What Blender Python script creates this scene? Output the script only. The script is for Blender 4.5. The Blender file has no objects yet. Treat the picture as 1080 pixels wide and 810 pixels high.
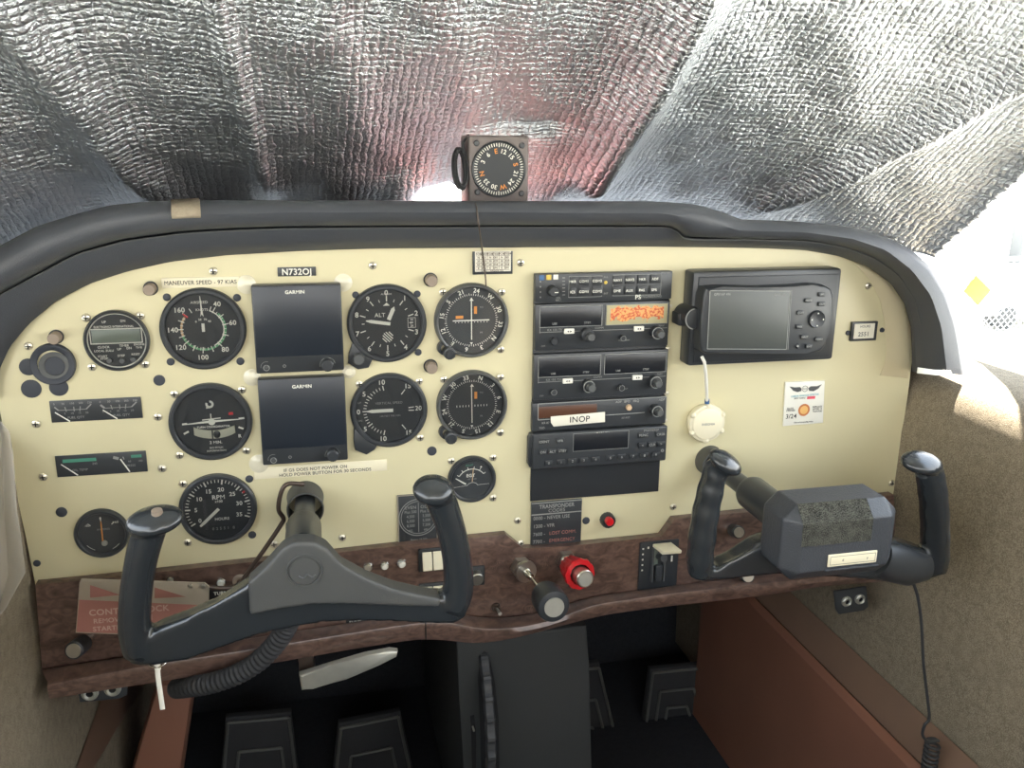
import bpy, bmesh, math, random
from mathutils import Vector, Matrix, noise
PI = math.pi
SC = bpy.context.scene
COL = SC.collection
random.seed(7)

# ------------------------------------------------------------------ camera
CAM_F, YAW, PITCH, ROLL, DIST = 930.9, math.radians(12.99), math.radians(15.14), math.radians(0.607), 0.914
EYE = Vector((0.0, -DIST, 1.15))
_R = Vector((math.cos(YAW), -math.sin(YAW), 0))
_F = Vector((math.sin(YAW) * math.cos(PITCH), math.cos(YAW) * math.cos(PITCH), -math.sin(PITCH)))
_U = _R.cross(_F)
RR = math.cos(ROLL) * _R + math.sin(ROLL) * _U
UU = math.cos(ROLL) * _U - math.sin(ROLL) * _R
cam = bpy.data.cameras.new('camera')
camo = bpy.data.objects.new('camera', cam)
COL.objects.link(camo)
m3 = Matrix((RR, UU, -_F)).transposed()
camo.matrix_world = Matrix.Translation(EYE) @ m3.to_4x4()
cam.sensor_width = 36.0
cam.lens = CAM_F / 1080.0 * 36.0
cam.clip_start = 0.02
cam.clip_end = 500
SC.camera = camo


def ray(px, py):
    return (_F + RR * ((px - 540) / CAM_F) + UU * ((405 - py) / CAM_F))


def PY(px, py, Y=0.0):            # point of the place on the upright plane at depth Y
    d = ray(px, py)
    return EYE + d * ((Y - EYE.y) / d.y)


def PX(px, py, X):
    d = ray(px, py)
    return EYE + d * ((X - EYE.x) / d.x)


def G(px, py, Y=0.0):
    p = PY(px, py, Y)
    return p.x, p.z


# ------------------------------------------------------------------ mesh builder
class MB:
    def __init__(s, ox=0.0, oz=0.0, oy=0.0):
        s.bm = bmesh.new()
        s.ox, s.oy, s.oz = ox, oy, oz

    def v(s, x, y, z):
        return s.bm.verts.new((x + s.ox, y + s.oy, z + s.oz))

    def box(s, x0, x1, y0, y1, z0, z1, bev=0.0, seg=2):
        t = bmesh.new()
        vs = [t.verts.new((x, y, z)) for x in (x0, x1) for y in (y0, y1) for z in (z0, z1)]
        for f in ((0, 1, 3, 2), (4, 6, 7, 5), (0, 4, 5, 1), (2, 3, 7, 6), (0, 2, 6, 4), (1, 5, 7, 3)):
            t.faces.new([vs[i] for i in f])
        if bev > 0:
            bmesh.ops.bevel(t, geom=list(t.edges), offset=bev, segments=seg, affect='EDGES', profile=.5)
        s.merge(t)
        return s

    def merge(s, t, mat=None):
        mp = {}
        for v in t.verts:
            c = v.co if mat is None else mat @ v.co
            mp[v] = s.v(c.x, c.y, c.z)
        for f in t.faces:
            try:
                s.bm.faces.new([mp[v] for v in f.verts])
            except ValueError:
                pass
        t.free()

    def prism(s, pts, y0, y1, bev=0.0, seg=2):
        """outline in x,z; y0 = front (towards the seats), y1 = back"""
        t = bmesh.new()
        a = [t.verts.new((x, y0, z)) for x, z in pts]
        b = [t.verts.new((x, y1, z)) for x, z in pts]
        n = len(pts)
        ff = t.faces.new(a)
        t.faces.new(list(reversed(b)))
        for i in range(n):
            t.faces.new([a[(i + 1) % n], a[i], b[i], b[(i + 1) % n]])
        if bev > 0:
            bmesh.ops.bevel(t, geom=list(ff.edges), offset=bev, segments=seg, affect='EDGES', profile=.5)
        bmesh.ops.recalc_face_normals(t, faces=t.faces)
        s.merge(t)
        return s

    def lathe(s, cx, cz, prof, seg=40, knurl=0, kd=0.0, a0=0.0):
        """prof: list of (radius, y); knurl: number of flutes"""
        rings = []
        for r, y in prof:
            if r < 1e-6:
                rings.append([s.v(cx, y, cz)])
            else:
                rg = []
                for i in range(seg):
                    a = a0 + 2 * PI * i / seg
                    rr = r - (kd if knurl and (i * knurl * 2 // seg) % 2 else 0)
                    rg.append(s.v(cx + rr * math.sin(a), y, cz + rr * math.cos(a)))
                rings.append(rg)
        for a, b in zip(rings, rings[1:]):
            if len(a) == 1 and len(b) == 1:
                continue
            for i in range(seg):
                j = (i + 1) % seg
                if len(a) == 1:
                    s.bm.faces.new([a[0], b[j], b[i]])
                elif len(b) == 1:
                    s.bm.faces.new([a[i], a[j], b[0]])
                else:
                    s.bm.faces.new([a[i], a[j], b[j], b[i]])
        return s

    def disc(s, cx, cz, r, y, seg=32):
        s.bm.faces.new([s.v(cx + r * math.sin(-2 * PI * i / seg), y, cz + r * math.cos(-2 * PI * i / seg)) for i in range(seg)])
        return s

    def flat(s, pts, y):
        s.bm.faces.new([s.v(x, y, z) for x, z in pts])
        return s

    def line(s, x0, z0, x1, z1, w, y, w2=None):
        w2 = w if w2 is None else w2
        dx, dz = x1 - x0, z1 - z0
        L = math.hypot(dx, dz) or 1
        nx, nz = -dz / L / 2, dx / L / 2
        s.flat([(x0 + nx * w, z0 + nz * w), (x0 - nx * w, z0 - nz * w), (x1 - nx * w2, z1 - nz * w2), (x1 + nx * w2, z1 + nz * w2)], y)
        return s

    def tick(s, ang, r0, r1, w, y, cx=0, cz=0):
        a = math.radians(ang)
        s.line(cx + r0 * math.sin(a), cz + r0 * math.cos(a), cx + r1 * math.sin(a), cz + r1 * math.cos(a), w, y)
        return s

    def arc(s, a0, a1, r0, r1, y, cx=0, cz=0, step=4):
        n = max(2, int(abs(a1 - a0) / step))
        inn, out = [], []
        for i in range(n + 1):
            a = math.radians(a0 + (a1 - a0) * i / n)
            inn.append(s.v(cx + r0 * math.sin(a), y, cz + r0 * math.cos(a)))
            out.append(s.v(cx + r1 * math.sin(a), y, cz + r1 * math.cos(a)))
        for i in range(n):
            s.bm.faces.new([inn[i], inn[i + 1], out[i + 1], out[i]])
        return s

    def frame(s, x0, x1, z0, z1, w, y):
        s.flat([(x0, z0), (x1, z0), (x1, z0 + w), (x0, z0 + w)], y)
        s.flat([(x0, z1 - w), (x1, z1 - w), (x1, z1), (x0, z1)], y)
        s.flat([(x0, z0 + w), (x0 + w, z0 + w), (x0 + w, z1 - w), (x0, z1 - w)], y)
        s.flat([(x1 - w, z0 + w), (x1, z0 + w), (x1, z1 - w), (x1 - w, z1 - w)], y)
        return s

    def rect(s, x0, x1, z0, z1, y):
        return s.flat([(x0, z0), (x1, z0), (x1, z1), (x0, z1)], y)

    def tube(s, pts, r, seg=14, caps=True, flat=1.0, up=None):
        pts = [Vector(p) for p in pts]
        n = len(pts)
        rs = r if isinstance(r, (list, tuple)) else [r] * n
        rings = []
        nrm = None
        for i, p in enumerate(pts):
            t = (pts[min(i + 1, n - 1)] - pts[max(i - 1, 0)]).normalized()
            if nrm is None:
                ref = Vector(up) if up else (Vector((0, 1, 0)) if abs(t.y) < .9 else Vector((1, 0, 0)))
                nrm = (ref - t * ref.dot(t)).normalized()
            else:
                nrm = (nrm - t * nrm.dot(t)).normalized()
            bi = t.cross(nrm)
            rr = rs[i]
            ra, rb = (rr if isinstance(rr, (list, tuple)) else (rr * flat, rr))
            rings.append([s.v(*(p + nrm * math.cos(2 * PI * k / seg) * ra + bi * math.sin(2 * PI * k / seg) * rb)) for k in range(seg)])
        for a, b in zip(rings, rings[1:]):
            for k in range(seg):
                l = (k + 1) % seg
                s.bm.faces.new([a[k], a[l], b[l], b[k]])
        if caps:
            s.bm.faces.new(list(reversed(rings[0])))
            s.bm.faces.new(rings[-1])
        return s

    def loft(s, rows, closed=False):
        R = [[s.v(*p) for p in row] for row in rows]
        for a, b in zip(R, R[1:]):
            m = len(a)
            for i in range(m if closed else m - 1):
                j = (i + 1) % m
                s.bm.faces.new([a[i], a[j], b[j], b[i]])
        return s

    def ell(s, c, r, rot=None, seg=20):
        t = bmesh.new()
        bmesh.ops.create_uvsphere(t, u_segments=seg, v_segments=seg // 2 + 2, radius=1)
        M = Matrix.Translation(Vector(c)) @ (rot.to_4x4() if rot else Matrix()) @ Matrix.Diagonal((r[0], r[1], r[2], 1))
        s.merge(t, M)
        return s

    def text(s, str_, x, z, h, y, rot=0.0, bold=False, align='c', sx=1.0):
        """flat printed lettering, cap height h, centred on x,z"""
        gl = GLY_B if bold else GLY
        k = h / CAPH
        W = sum(gl[c][2] if c in gl else .3 for c in str_)
        cx = -W / 2 if align == 'c' else 0.0
        ca, sa = math.cos(rot), math.sin(rot)
        for ch in str_:
            if ch not in gl:
                cx += .3
                continue
            vs, fs, adv = gl[ch]
            nv = []
            for (a, b) in vs:
                X, Z = (a + cx) * k * sx, (b - CAPH / 2) * k
                nv.append(s.v(x + X * ca - Z * sa, y, z + X * sa + Z * ca))
            for f in fs:
                try:
                    s.bm.faces.new([nv[i] for i in f])
                except ValueError:
                    pass
            cx += adv
        return s

    def build(s, name, material, parent=None, smooth=35, recalc=True, label=None, kind=None, flip=False):
        if recalc:
            bmesh.ops.recalc_face_normals(s.bm, faces=s.bm.faces)
        me = bpy.data.meshes.new(name)
        o = bpy.data.objects.new(name, me)
        off = Vector((0, 0, 0))
        p = parent
        while p is not None:
            off += Vector(p.location)
            p = p.parent
        if parent is None and len(s.bm.verts):
            lo = Vector((min(v.co.x for v in s.bm.verts), min(v.co.y for v in s.bm.verts), min(v.co.z for v in s.bm.verts)))
            hi = Vector((max(v.co.x for v in s.bm.verts), max(v.co.y for v in s.bm.verts), max(v.co.z for v in s.bm.verts)))
            c = (lo + hi) / 2
            o.location = c
            off = c
        for v in s.bm.verts:
            v.co -= off
        s.bm.to_mesh(me)
        s.bm.free()
        me.materials.append(material)
        if smooth:
            me.shade_smooth()
            try:
                me.set_sharp_from_angle(angle=math.radians(smooth))
            except Exception:
                pass
        COL.objects.link(o)
        o.parent = parent
        if label:
            o['label'] = label
        if kind:
            o['kind'] = kind
        return o


def thing(name, label, cat, loc=(0, 0, 0), group=None):
    o = bpy.data.objects.new(name, None)
    o.empty_display_size = .01
    COL.objects.link(o)
    o.location = loc
    o['label'] = label
    o['category'] = cat
    if group:
        o['group'] = group
    return o


def tag(o, label, cat, group=None, kind=None):
    o['label'] = label
    o['category'] = cat
    if group:
        o['group'] = group
    if kind:
        o['kind'] = kind
    return o


def kids(o):
    return [c for c in ALLKIDS(o)]


def ALLKIDS(o):
    return [c for c in COL.objects if c.parent == o]


def dup(root, loc, label=None, parent='same'):
    r = root.copy()
    COL.objects.link(r)
    r.location = loc
    if label:
        r['label'] = label
    for ch in ALLKIDS(root):
        c = ch.copy()
        COL.objects.link(c)
        c.parent = r
        for g in ALLKIDS(ch):
            d = g.copy()
            COL.objects.link(d)
            d.parent = c
    return r


# ------------------------------------------------------------------ glyph cache
CAPH = 0.70
CH = "ABCDEFGHIJKLMNOPQRSTUVWXYZabcdefghijklmnopqrstuvwxyz0123456789-./,&°'<>+()"


def glyphs(offset):
    obs = []

    def mk(st):
        c = bpy.data.curves.new('glyph', 'FONT')
        c.body = st
        c.offset = 0.0 if 'M' in st else offset
        c.resolution_u = 4
        c.fill_mode = 'BOTH'
        o = bpy.data.objects.new('glyph', c)
        COL.objects.link(o)
        return o
    for ch in CH:
        obs.append((ch, mk(ch), mk('H' + ch + 'H')))
    base = mk('HH')
    bpy.context.view_layer.update()
    dg = bpy.context.evaluated_depsgraph_get()

    def mesh(o):
        ev = o.evaluated_get(dg)
        me = ev.to_mesh()
        vs = [(v.co.x, v.co.y) for v in me.vertices]
        fs = [tuple(p.vertices) for p in me.polygons]
        ev.to_mesh_clear()
        return vs, fs

    def width(vs):
        return max(v[0] for v in vs) - min(v[0] for v in vs)
    bw = width(mesh(base)[0])
    out = {}
    for ch, o1, o2 in obs:
        vs, fs = mesh(o1)
        out[ch] = (vs, fs, width(mesh(o2)[0]) - bw + 0.03)
    for ch, o1, o2 in obs:
        for o in (o1, o2):
            c = o.data
            bpy.data.objects.remove(o)
            bpy.data.curves.remove(c)
    c = base.data
    bpy.data.objects.remove(base)
    bpy.data.curves.remove(c)
    return out


GLY = glyphs(0.008)
GLY_B = glyphs(0.022)


# ------------------------------------------------------------------ materials
def lin(c):
    return tuple(((x / 255) / 12.92 if x / 255 <= .04045 else ((x / 255 + .055) / 1.055) ** 2.4) for x in c)


def mat(name, rgb, rough=.5, metal=0.0, var=.08, scale=60.0, bump=0.0, bscale=400.0, spec=.5, coat=0.0, srgb=True, coatr=.08):
    m = bpy.data.materials.new(name)
    m.use_nodes = True
    nt = m.node_tree
    b = nt.nodes['Principled BSDF']
    c = lin(rgb) if srgb else rgb
    tc = nt.nodes.new('ShaderNodeTexCoord')
    nz = nt.nodes.new('ShaderNodeTexNoise')
    nz.inputs['Scale'].default_value = scale
    nz.inputs['Detail'].default_value = 3
    nt.links.new(tc.outputs['Object'], nz.inputs['Vector'])
    mx = nt.nodes.new('ShaderNodeMix')
    mx.data_type = 'RGBA'
    mx.inputs[6].default_value = tuple(min(1, x * (1 - var)) for x in c) + (1,)
    mx.inputs[7].default_value = tuple(min(1, x * (1 + var)) for x in c) + (1,)
    nt.links.new(nz.outputs['Fac'], mx.inputs[0])
    nt.links.new(mx.outputs[2], b.inputs['Base Color'])
    b.inputs['Roughness'].default_value = rough
    b.inputs['Metallic'].default_value = metal
    b.inputs['Specular IOR Level'].default_value = spec
    b.inputs['Coat Weight'].default_value = coat
    b.inputs['Coat Roughness'].default_value = coatr
    if bump > 0:
        n2 = nt.nodes.new('ShaderNodeTexNoise')
        n2.inputs['Scale'].default_value = bscale
        n2.inputs['Detail'].default_value = 2
        nt.links.new(tc.outputs['Object'], n2.inputs['Vector'])
        bp = nt.nodes.new('ShaderNodeBump')
        bp.inputs['Strength'].default_value = bump
        bp.inputs['Distance'].default_value = .001
        nt.links.new(n2.outputs['Fac'], bp.inputs['Height'])
        nt.links.new(bp.outputs[0], b.inputs['Normal'])
    return m


def glass_mat(name, tint=(1, 1, 1), gloss=.04, rough=.02, ior=1.45):
    m = bpy.data.materials.new(name)
    m.use_nodes = True
    nt = m.node_tree
    nt.nodes.clear()
    out = nt.nodes.new('ShaderNodeOutputMaterial')
    tr = nt.nodes.new('ShaderNodeBsdfTransparent')
    tr.inputs[0].default_value = tint + (1,)
    gl = nt.nodes.new('ShaderNodeBsdfGlossy')
    gl.inputs['Roughness'].default_value = rough
    fr = nt.nodes.new('ShaderNodeFresnel')
    fr.inputs[0].default_value = ior
    nz = nt.nodes.new('ShaderNodeTexNoise')
    nz.inputs['Scale'].default_value = 30
    ad = nt.nodes.new('ShaderNodeMath')
    ad.operation = 'MULTIPLY_ADD'
    ad.inputs[1].default_value = gloss * .5
    nt.links.new(nz.outputs['Fac'], ad.inputs[0])
    nt.links.new(fr.outputs[0], ad.inputs[2])
    mx = nt.nodes.new('ShaderNodeMixShader')
    nt.links.new(ad.outputs[0], mx.inputs[0])
    nt.links.new(tr.outputs[0], mx.inputs[1])
    nt.links.new(gl.outputs[0], mx.inputs[2])
    nt.links.new(mx.outputs[0], out.inputs[0])
    return m


M = {}
M['cream'] = mat('cream_painted_metal', (213, 205, 168), .38, var=.02, scale=6, bump=.02, bscale=120, coat=.15, coatr=.25)
M['vinyl'] = mat('charcoal_vinyl', (70, 73, 79), .5, var=.12, scale=20, bump=.25, bscale=900)
M['black'] = mat('black_plastic', (46, 49, 52), .42, var=.1, scale=40, bump=.05, bscale=900)
M['face'] = mat('matte_dial_black', (52, 55, 58), .6, var=.06, scale=50)
M['bezel'] = mat('satin_black_bezel', (54, 57, 60), .35, var=.08, scale=60)
M['navscreen'] = mat('grey_screen', (70, 74, 72), .38, var=.03)
M['flightscreen'] = mat('dark_blue_screen', (36, 42, 50), .32, var=.03)
M['gloss'] = mat('glossy_black_screen', (30, 33, 38), .28, var=.04, scale=20, spec=.6)
M['greybez'] = mat('grey_bezel', (84, 86, 86), .4, var=.08, scale=60)
M['white'] = mat('white_print', (226, 226, 214), .6, var=.03, scale=80)
M['dim'] = mat('dim_grey_print', (140, 142, 138), .6, var=.05, scale=80)
M['orange'] = mat('orange_print', (214, 140, 66), .6, var=.08, scale=80)
M['green'] = mat('green_print', (96, 160, 112), .6, var=.08, scale=80)
M['teal'] = mat('teal_print', (70, 132, 110), .6, var=.08, scale=80)
M['tan'] = mat('tan_print', (206, 176, 140), .6, var=.08, scale=80)
M['red'] = mat('red_print', (206, 60, 62), .5, var=.08, scale=80)
M['ivory'] = mat('ivory_plastic', (232, 224, 196), .4, var=.04, scale=40)
M['whitep'] = mat('white_plastic', (232, 230, 218), .35, var=.03, scale=40)
M['clearp'] = mat('milky_plastic', (226, 220, 196), .25, var=.04, scale=40, coat=.4)
M['paper'] = mat('white_paper', (226, 222, 206), .7, var=.04, scale=60)
M['screw'] = mat('nickel_screw', (214, 208, 190), .32, metal=.75, var=.08, scale=200)
M['dark'] = mat('dark_recess', (20, 20, 22), .8, var=.1, scale=60)
M['darkdisc'] = mat('dark_grey_disc', (56, 60, 68), .6, var=.08, scale=60)
M['steel'] = mat('brushed_steel', (190, 186, 176), .28, metal=.95, var=.12, scale=120)
M['chrome'] = mat('chrome', (220, 218, 210), .14, metal=1.0, var=.04, scale=60)
M['alum'] = mat('worn_aluminium', (196, 196, 186), .42, metal=.7, var=.12, scale=90, bump=.06, bscale=300)
M['redp'] = mat('red_knob_plastic', (206, 24, 34), .3, var=.08, scale=40, coat=.3)
M['yoke'] = mat('black_yoke_plastic', (42, 46, 49), .26, var=.08, scale=30, bump=.03, bscale=500, coat=.35, coatr=.12)
M['yokematte'] = mat('grey_hub_plastic', (74, 75, 74), .5, var=.06, scale=30, bump=.12, bscale=900)
M['boxgrey'] = mat('textured_grey_plastic', (62, 65, 70), .42, var=.1, scale=50, bump=.5, bscale=700)
M['post'] = mat('taupe_plastic', (140, 126, 112), .45, var=.08, scale=60)
M['velcro'] = mat('tan_velcro', (166, 154, 134), .95, var=.2, scale=400, bump=1.0, bscale=1200)
M['rubber'] = mat('black_rubber', (52, 53, 55), .65, var=.12, scale=60, bump=.2, bscale=500)
M['console'] = mat('console_grey', (50, 52, 52), .55, var=.1, scale=18, bump=.3, bscale=700)
M['lockmetal'] = mat('brushed_card_metal', (176, 166, 150), .4, metal=.45, var=.08, scale=60)
M['lockred'] = mat('faded_hazy_red_paint', (158, 108, 98), .5, var=.08, scale=30)  # faded red with pinkish lens haze put into the colour
M['lockredl'] = mat('faded_hazy_lettering', (192, 164, 150), .5, var=.05, scale=60)  # lettering colour paled by the same haze
M['amber'] = mat('amber_display', (222, 150, 96), .5, var=.35, scale=120)
M['lcd'] = mat('grey_green_lcd', (122, 132, 122), .3, var=.04, scale=20)
M['brownd'] = mat('brown_display', (84, 56, 42), .3, var=.2, scale=40)
M['rod'] = mat('brown_steel_rod', (82, 70, 62), .4, metal=.4, var=.15, scale=80)
M['yellow'] = mat('yellow_key', (206, 180, 84), .5, var=.05, scale=60)
M['blue'] = mat('blue_print', (64, 98, 140), .5, var=.05, scale=60)
M['cyan'] = mat('cyan_print', (84, 158, 172), .6, var=.05, scale=60)
M['pink'] = mat('pink_print', (222, 92, 104), .6, var=.05, scale=60)
M['orange2'] = mat('orange_brown_ring', (196, 122, 74), .6, var=.05, scale=60)
M['peach'] = mat('pale_orange_spot', (232, 184, 112), .6, var=.08, scale=90)
M['tube'] = mat('pale_slip_tube', (184, 184, 166), .25, var=.1, scale=40)
M['tancream'] = mat('tan_cream_paint', (206, 195, 162), .4, var=.02, scale=6)
M['instglass'] = glass_mat('instrument_glass', (.97, .98, .98), .03, .02)
M['pane'] = glass_mat('window_acrylic', (.93, .95, .95), .01, .02, 1.08)


def wood_mat():
    m = bpy.data.materials.new('burl_wood_laminate')
    m.use_nodes = True
    nt = m.node_tree
    b = nt.nodes['Principled BSDF']
    tc = nt.nodes.new('ShaderNodeTexCoord')
    mp = nt.nodes.new('ShaderNodeMapping')
    mp.inputs['Scale'].default_value = (34, 34, 60)
    nt.links.new(tc.outputs['Object'], mp.inputs[0])
    nz = nt.nodes.new('ShaderNodeTexNoise')
    nz.inputs['Scale'].default_value = 1.6
    nz.inputs['Detail'].default_value = 8
    nz.inputs['Distortion'].default_value = 1.4
    nt.links.new(mp.outputs[0], nz.inputs['Vector'])
    cr = nt.nodes.new('ShaderNodeValToRGB')
    e = cr.color_ramp.elements
    e[0].position = .3
    e[0].color = lin((74, 57, 51)) + (1,)
    e[1].position = .72
    e[1].color = lin((130, 104, 92)) + (1,)
    nt.links.new(nz.outputs['Fac'], cr.inputs[0])
    n2 = nt.nodes.new('ShaderNodeTexNoise')
    n2.inputs['Scale'].default_value = 240
    n2.inputs['Detail'].default_value = 2
    nt.links.new(tc.outputs['Object'], n2.inputs['Vector'])
    mx = nt.nodes.new('ShaderNodeMix')
    mx.data_type = 'RGBA'
    mx.blend_type = 'MULTIPLY'
    mx.inputs[0].default_value = .35
    nt.links.new(cr.outputs[0], mx.inputs[6])
    nt.links.new(n2.outputs['Fac'], mx.inputs[7])
    nt.links.new(mx.outputs[2], b.inputs['Base Color'])
    b.inputs['Roughness'].default_value = .32
    b.inputs['Coat Weight'].default_value = .3
    b.inputs['Coat Roughness'].default_value = .15
    return m


M['wood'] = wood_mat()


def fabric_mat(name, a, bcol, sc=900):
    m = bpy.data.materials.new(name)
    m.use_nodes = True
    nt = m.node_tree
    b = nt.nodes['Principled BSDF']
    tc = nt.nodes.new('ShaderNodeTexCoord')
    nz = nt.nodes.new('ShaderNodeTexNoise')
    nz.inputs['Scale'].default_value = sc
    nz.inputs['Detail'].default_value = 2
    nt.links.new(tc.outputs['Object'], nz.inputs['Vector'])
    n3 = nt.nodes.new('ShaderNodeTexNoise')
    n3.inputs['Scale'].default_value = 130
    n3.inputs['Detail'].default_value = 4
    nt.links.new(tc.outputs['Object'], n3.inputs['Vector'])
    ad = nt.nodes.new('ShaderNodeMath')
    ad.operation = 'MULTIPLY_ADD'
    ad.inputs[1].default_value = .35
    nt.links.new(n3.outputs['Fac'], ad.inputs[0])
    nt.links.new(nz.outputs['Fac'], ad.inputs[2])
    cr = nt.nodes.new('ShaderNodeValToRGB')
    e = cr.color_ramp.elements
    e[0].position = .38
    e[0].color = lin(a) + (1,)
    e[1].position = .62
    e[1].color = lin(bcol) + (1,)
    h = nt.nodes.new('ShaderNodeMath')
    h.operation = 'MULTIPLY'
    h.inputs[1].default_value = .74
    nt.links.new(ad.outputs[0], h.inputs[0])
    nt.links.new(h.outputs[0], cr.inputs[0])
    nt.links.new(cr.outputs[0], b.inputs['Base Color'])
    b.inputs['Roughness'].default_value = .95
    b.inputs['Specular IOR Level'].default_value = .15
    bp = nt.nodes.new('ShaderNodeBump')
    bp.inputs['Strength'].default_value = .6
    bp.inputs['Distance'].default_value = .0012
    nt.links.new(h.outputs[0], bp.inputs['Height'])
    nt.links.new(bp.outputs[0], b.inputs['Normal'])
    return m


M['grille'] = fabric_mat('speaker_cloth', (26, 26, 24), (92, 92, 84), 1100)
M['fabric'] = fabric_mat('tan_woven_fabric', (116, 106, 90), (160, 148, 128))
M['carpet'] = fabric_mat('charcoal_carpet', (44, 46, 50), (58, 60, 64), 700)
M['brown'] = mat('rust_brown_plastic', (140, 98, 80), .45, var=.15, scale=9, bump=.08, bscale=300)
M['browndk'] = mat('brown_trim_plastic', (124, 100, 84), .45, var=.1, scale=9, bump=.08, bscale=300)


def foil_mat():
    m = bpy.data.materials.new('silver_bubble_foil')
    m.use_nodes = True
    nt = m.node_tree
    L = nt.links.new
    b = nt.nodes['Principled BSDF']
    uv = nt.nodes.new('ShaderNodeUVMap')

    def noise_(scale, det, dist=0.0, vec=None):
        n = nt.nodes.new('ShaderNodeTexNoise')
        n.inputs['Scale'].default_value = scale
        n.inputs['Detail'].default_value = det
        n.inputs['Distortion'].default_value = dist
        L(vec or uv.outputs[0], n.inputs['Vector'])
        return n

    def mth(op, a, b_=None, c=None):
        n = nt.nodes.new('ShaderNodeMath')
        n.operation = op
        for i, v in enumerate((a, b_, c)):
            if v is None:
                continue
            if isinstance(v, (int, float)):
                n.inputs[i].default_value = v
            else:
                L(v, n.inputs[i])
        return n.outputs[0]
    n1 = noise_(60, 3)
    sub_ = nt.nodes.new('ShaderNodeVectorMath')
    sub_.operation = 'SUBTRACT'
    L(n1.outputs['Color'], sub_.inputs[0])
    sub_.inputs[1].default_value = (.5, .5, .5)
    sc_ = nt.nodes.new('ShaderNodeVectorMath')
    sc_.operation = 'SCALE'
    sc_.inputs['Scale'].default_value = .009
    L(sub_.outputs[0], sc_.inputs[0])
    wv = nt.nodes.new('ShaderNodeVectorMath')
    wv.operation = 'ADD'
    L(uv.outputs[0], wv.inputs[0])
    L(sc_.outputs[0], wv.inputs[1])
    sep = nt.nodes.new('ShaderNodeSeparateXYZ')
    L(wv.outputs[0], sep.inputs[0])
    # rows of bubbles: seams every 12 mm across, 10 mm along
    su = mth('ABSOLUTE', mth('SINE', mth('MULTIPLY', sep.outputs[0], PI / .0085)))
    sv = mth('ABSOLUTE', mth('SINE', mth('MULTIPLY', sep.outputs[1], PI / .0075)))
    su = mth('POWER', su, .5)
    sv = mth('POWER', sv, .5)
    v1 = nt.nodes.new('ShaderNodeTexVoronoi')
    v1.inputs['Scale'].default_value = 230
    v1.feature = 'F1'
    L(wv.outputs[0], v1.inputs['Vector'])
    n2 = noise_(420, 3, .6)
    h = mth('MULTIPLY_ADD', su, 1.0, mth('MULTIPLY', sv, .55))
    h = mth('MULTIPLY_ADD', v1.outputs['Distance'], -.8, h)
    h = mth('MULTIPLY_ADD', n2.outputs['Fac'], .9, h)
    bp = nt.nodes.new('ShaderNodeBump')
    bp.inputs['Strength'].default_value = 1.0
    bp.inputs['Distance'].default_value = .0016
    L(h, bp.inputs['Height'])
    L(bp.outputs[0], b.inputs['Normal'])
    cr = nt.nodes.new('ShaderNodeValToRGB')
    cr.color_ramp.elements[0].color = (.52, .56, .60, 1)
    cr.color_ramp.elements[1].color = (.80, .82, .83, 1)
    L(n1.outputs['Fac'], cr.inputs[0])
    L(cr.outputs[0], b.inputs['Base Color'])
    b.inputs['Metallic'].default_value = .90
    b.inputs['Roughness'].default_value = .31
    return m


M['foil'] = foil_mat()

M['compassgrey'] = mat('warm_grey_metal', (108, 100, 97), .45, metal=.2, var=.08, scale=60)
M['liner'] = mat('pale_headliner', (170, 164, 150), .85, var=.05, scale=30, bump=.2, bscale=300)
M['apron'] = mat('pale_concrete', (200, 198, 190), .9, var=.08, scale=2)
M['galv'] = mat('galvanised_steel', (178, 180, 178), .5, metal=.3, var=.06, scale=20)
M['signyellow'] = mat('sign_yellow', (214, 206, 24), .5, var=.05, scale=9)
M['carwhite'] = mat('white_car_paint', (225, 226, 228), .2, var=.02, scale=3, coat=.5)
M['carglass'] = mat('overexposed_car_glass', (140, 146, 148), .1, var=.05, scale=5)  # colour paled so the glass looks overexposed by outdoor light
M['buildwhite'] = mat('white_render', (226, 226, 224), .85, var=.03, scale=3)
M['winfar'] = mat('pale_window', (180, 186, 190), .4, var=.05, scale=3)
M['colgrey'] = mat('grey_downpipe', (110, 112, 112), .6, var=.05, scale=3)
M['leaf'] = mat('pale_leaves', (150, 176, 110), .8, var=.25, scale=9)
M['film'] = mat('translucent_film', (196, 190, 178), .3, var=.1, scale=20, bump=.6, bscale=40)
M['film'].node_tree.nodes['Principled BSDF'].inputs['Alpha'].default_value = .45
# ------------------------------------------------------------------ pixel-to-place helpers (all on real planes of the place)
def msc(px, py, Y=0.0):           # metres per pixel at that spot
    return (Y - EYE.y) / ray(px, py).y / CAM_F


def box4(c, Y):                   # upright rectangle through four seen corners: x0,x1,z0,z1
    P = [G(a, b, Y) for a, b in c]
    xs = sorted(p[0] for p in P)
    zs = sorted(p[1] for p in P)
    return (xs[0] + xs[1]) / 2, (xs[2] + xs[3]) / 2, (zs[0] + zs[1]) / 2, (zs[2] + zs[3]) / 2


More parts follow.
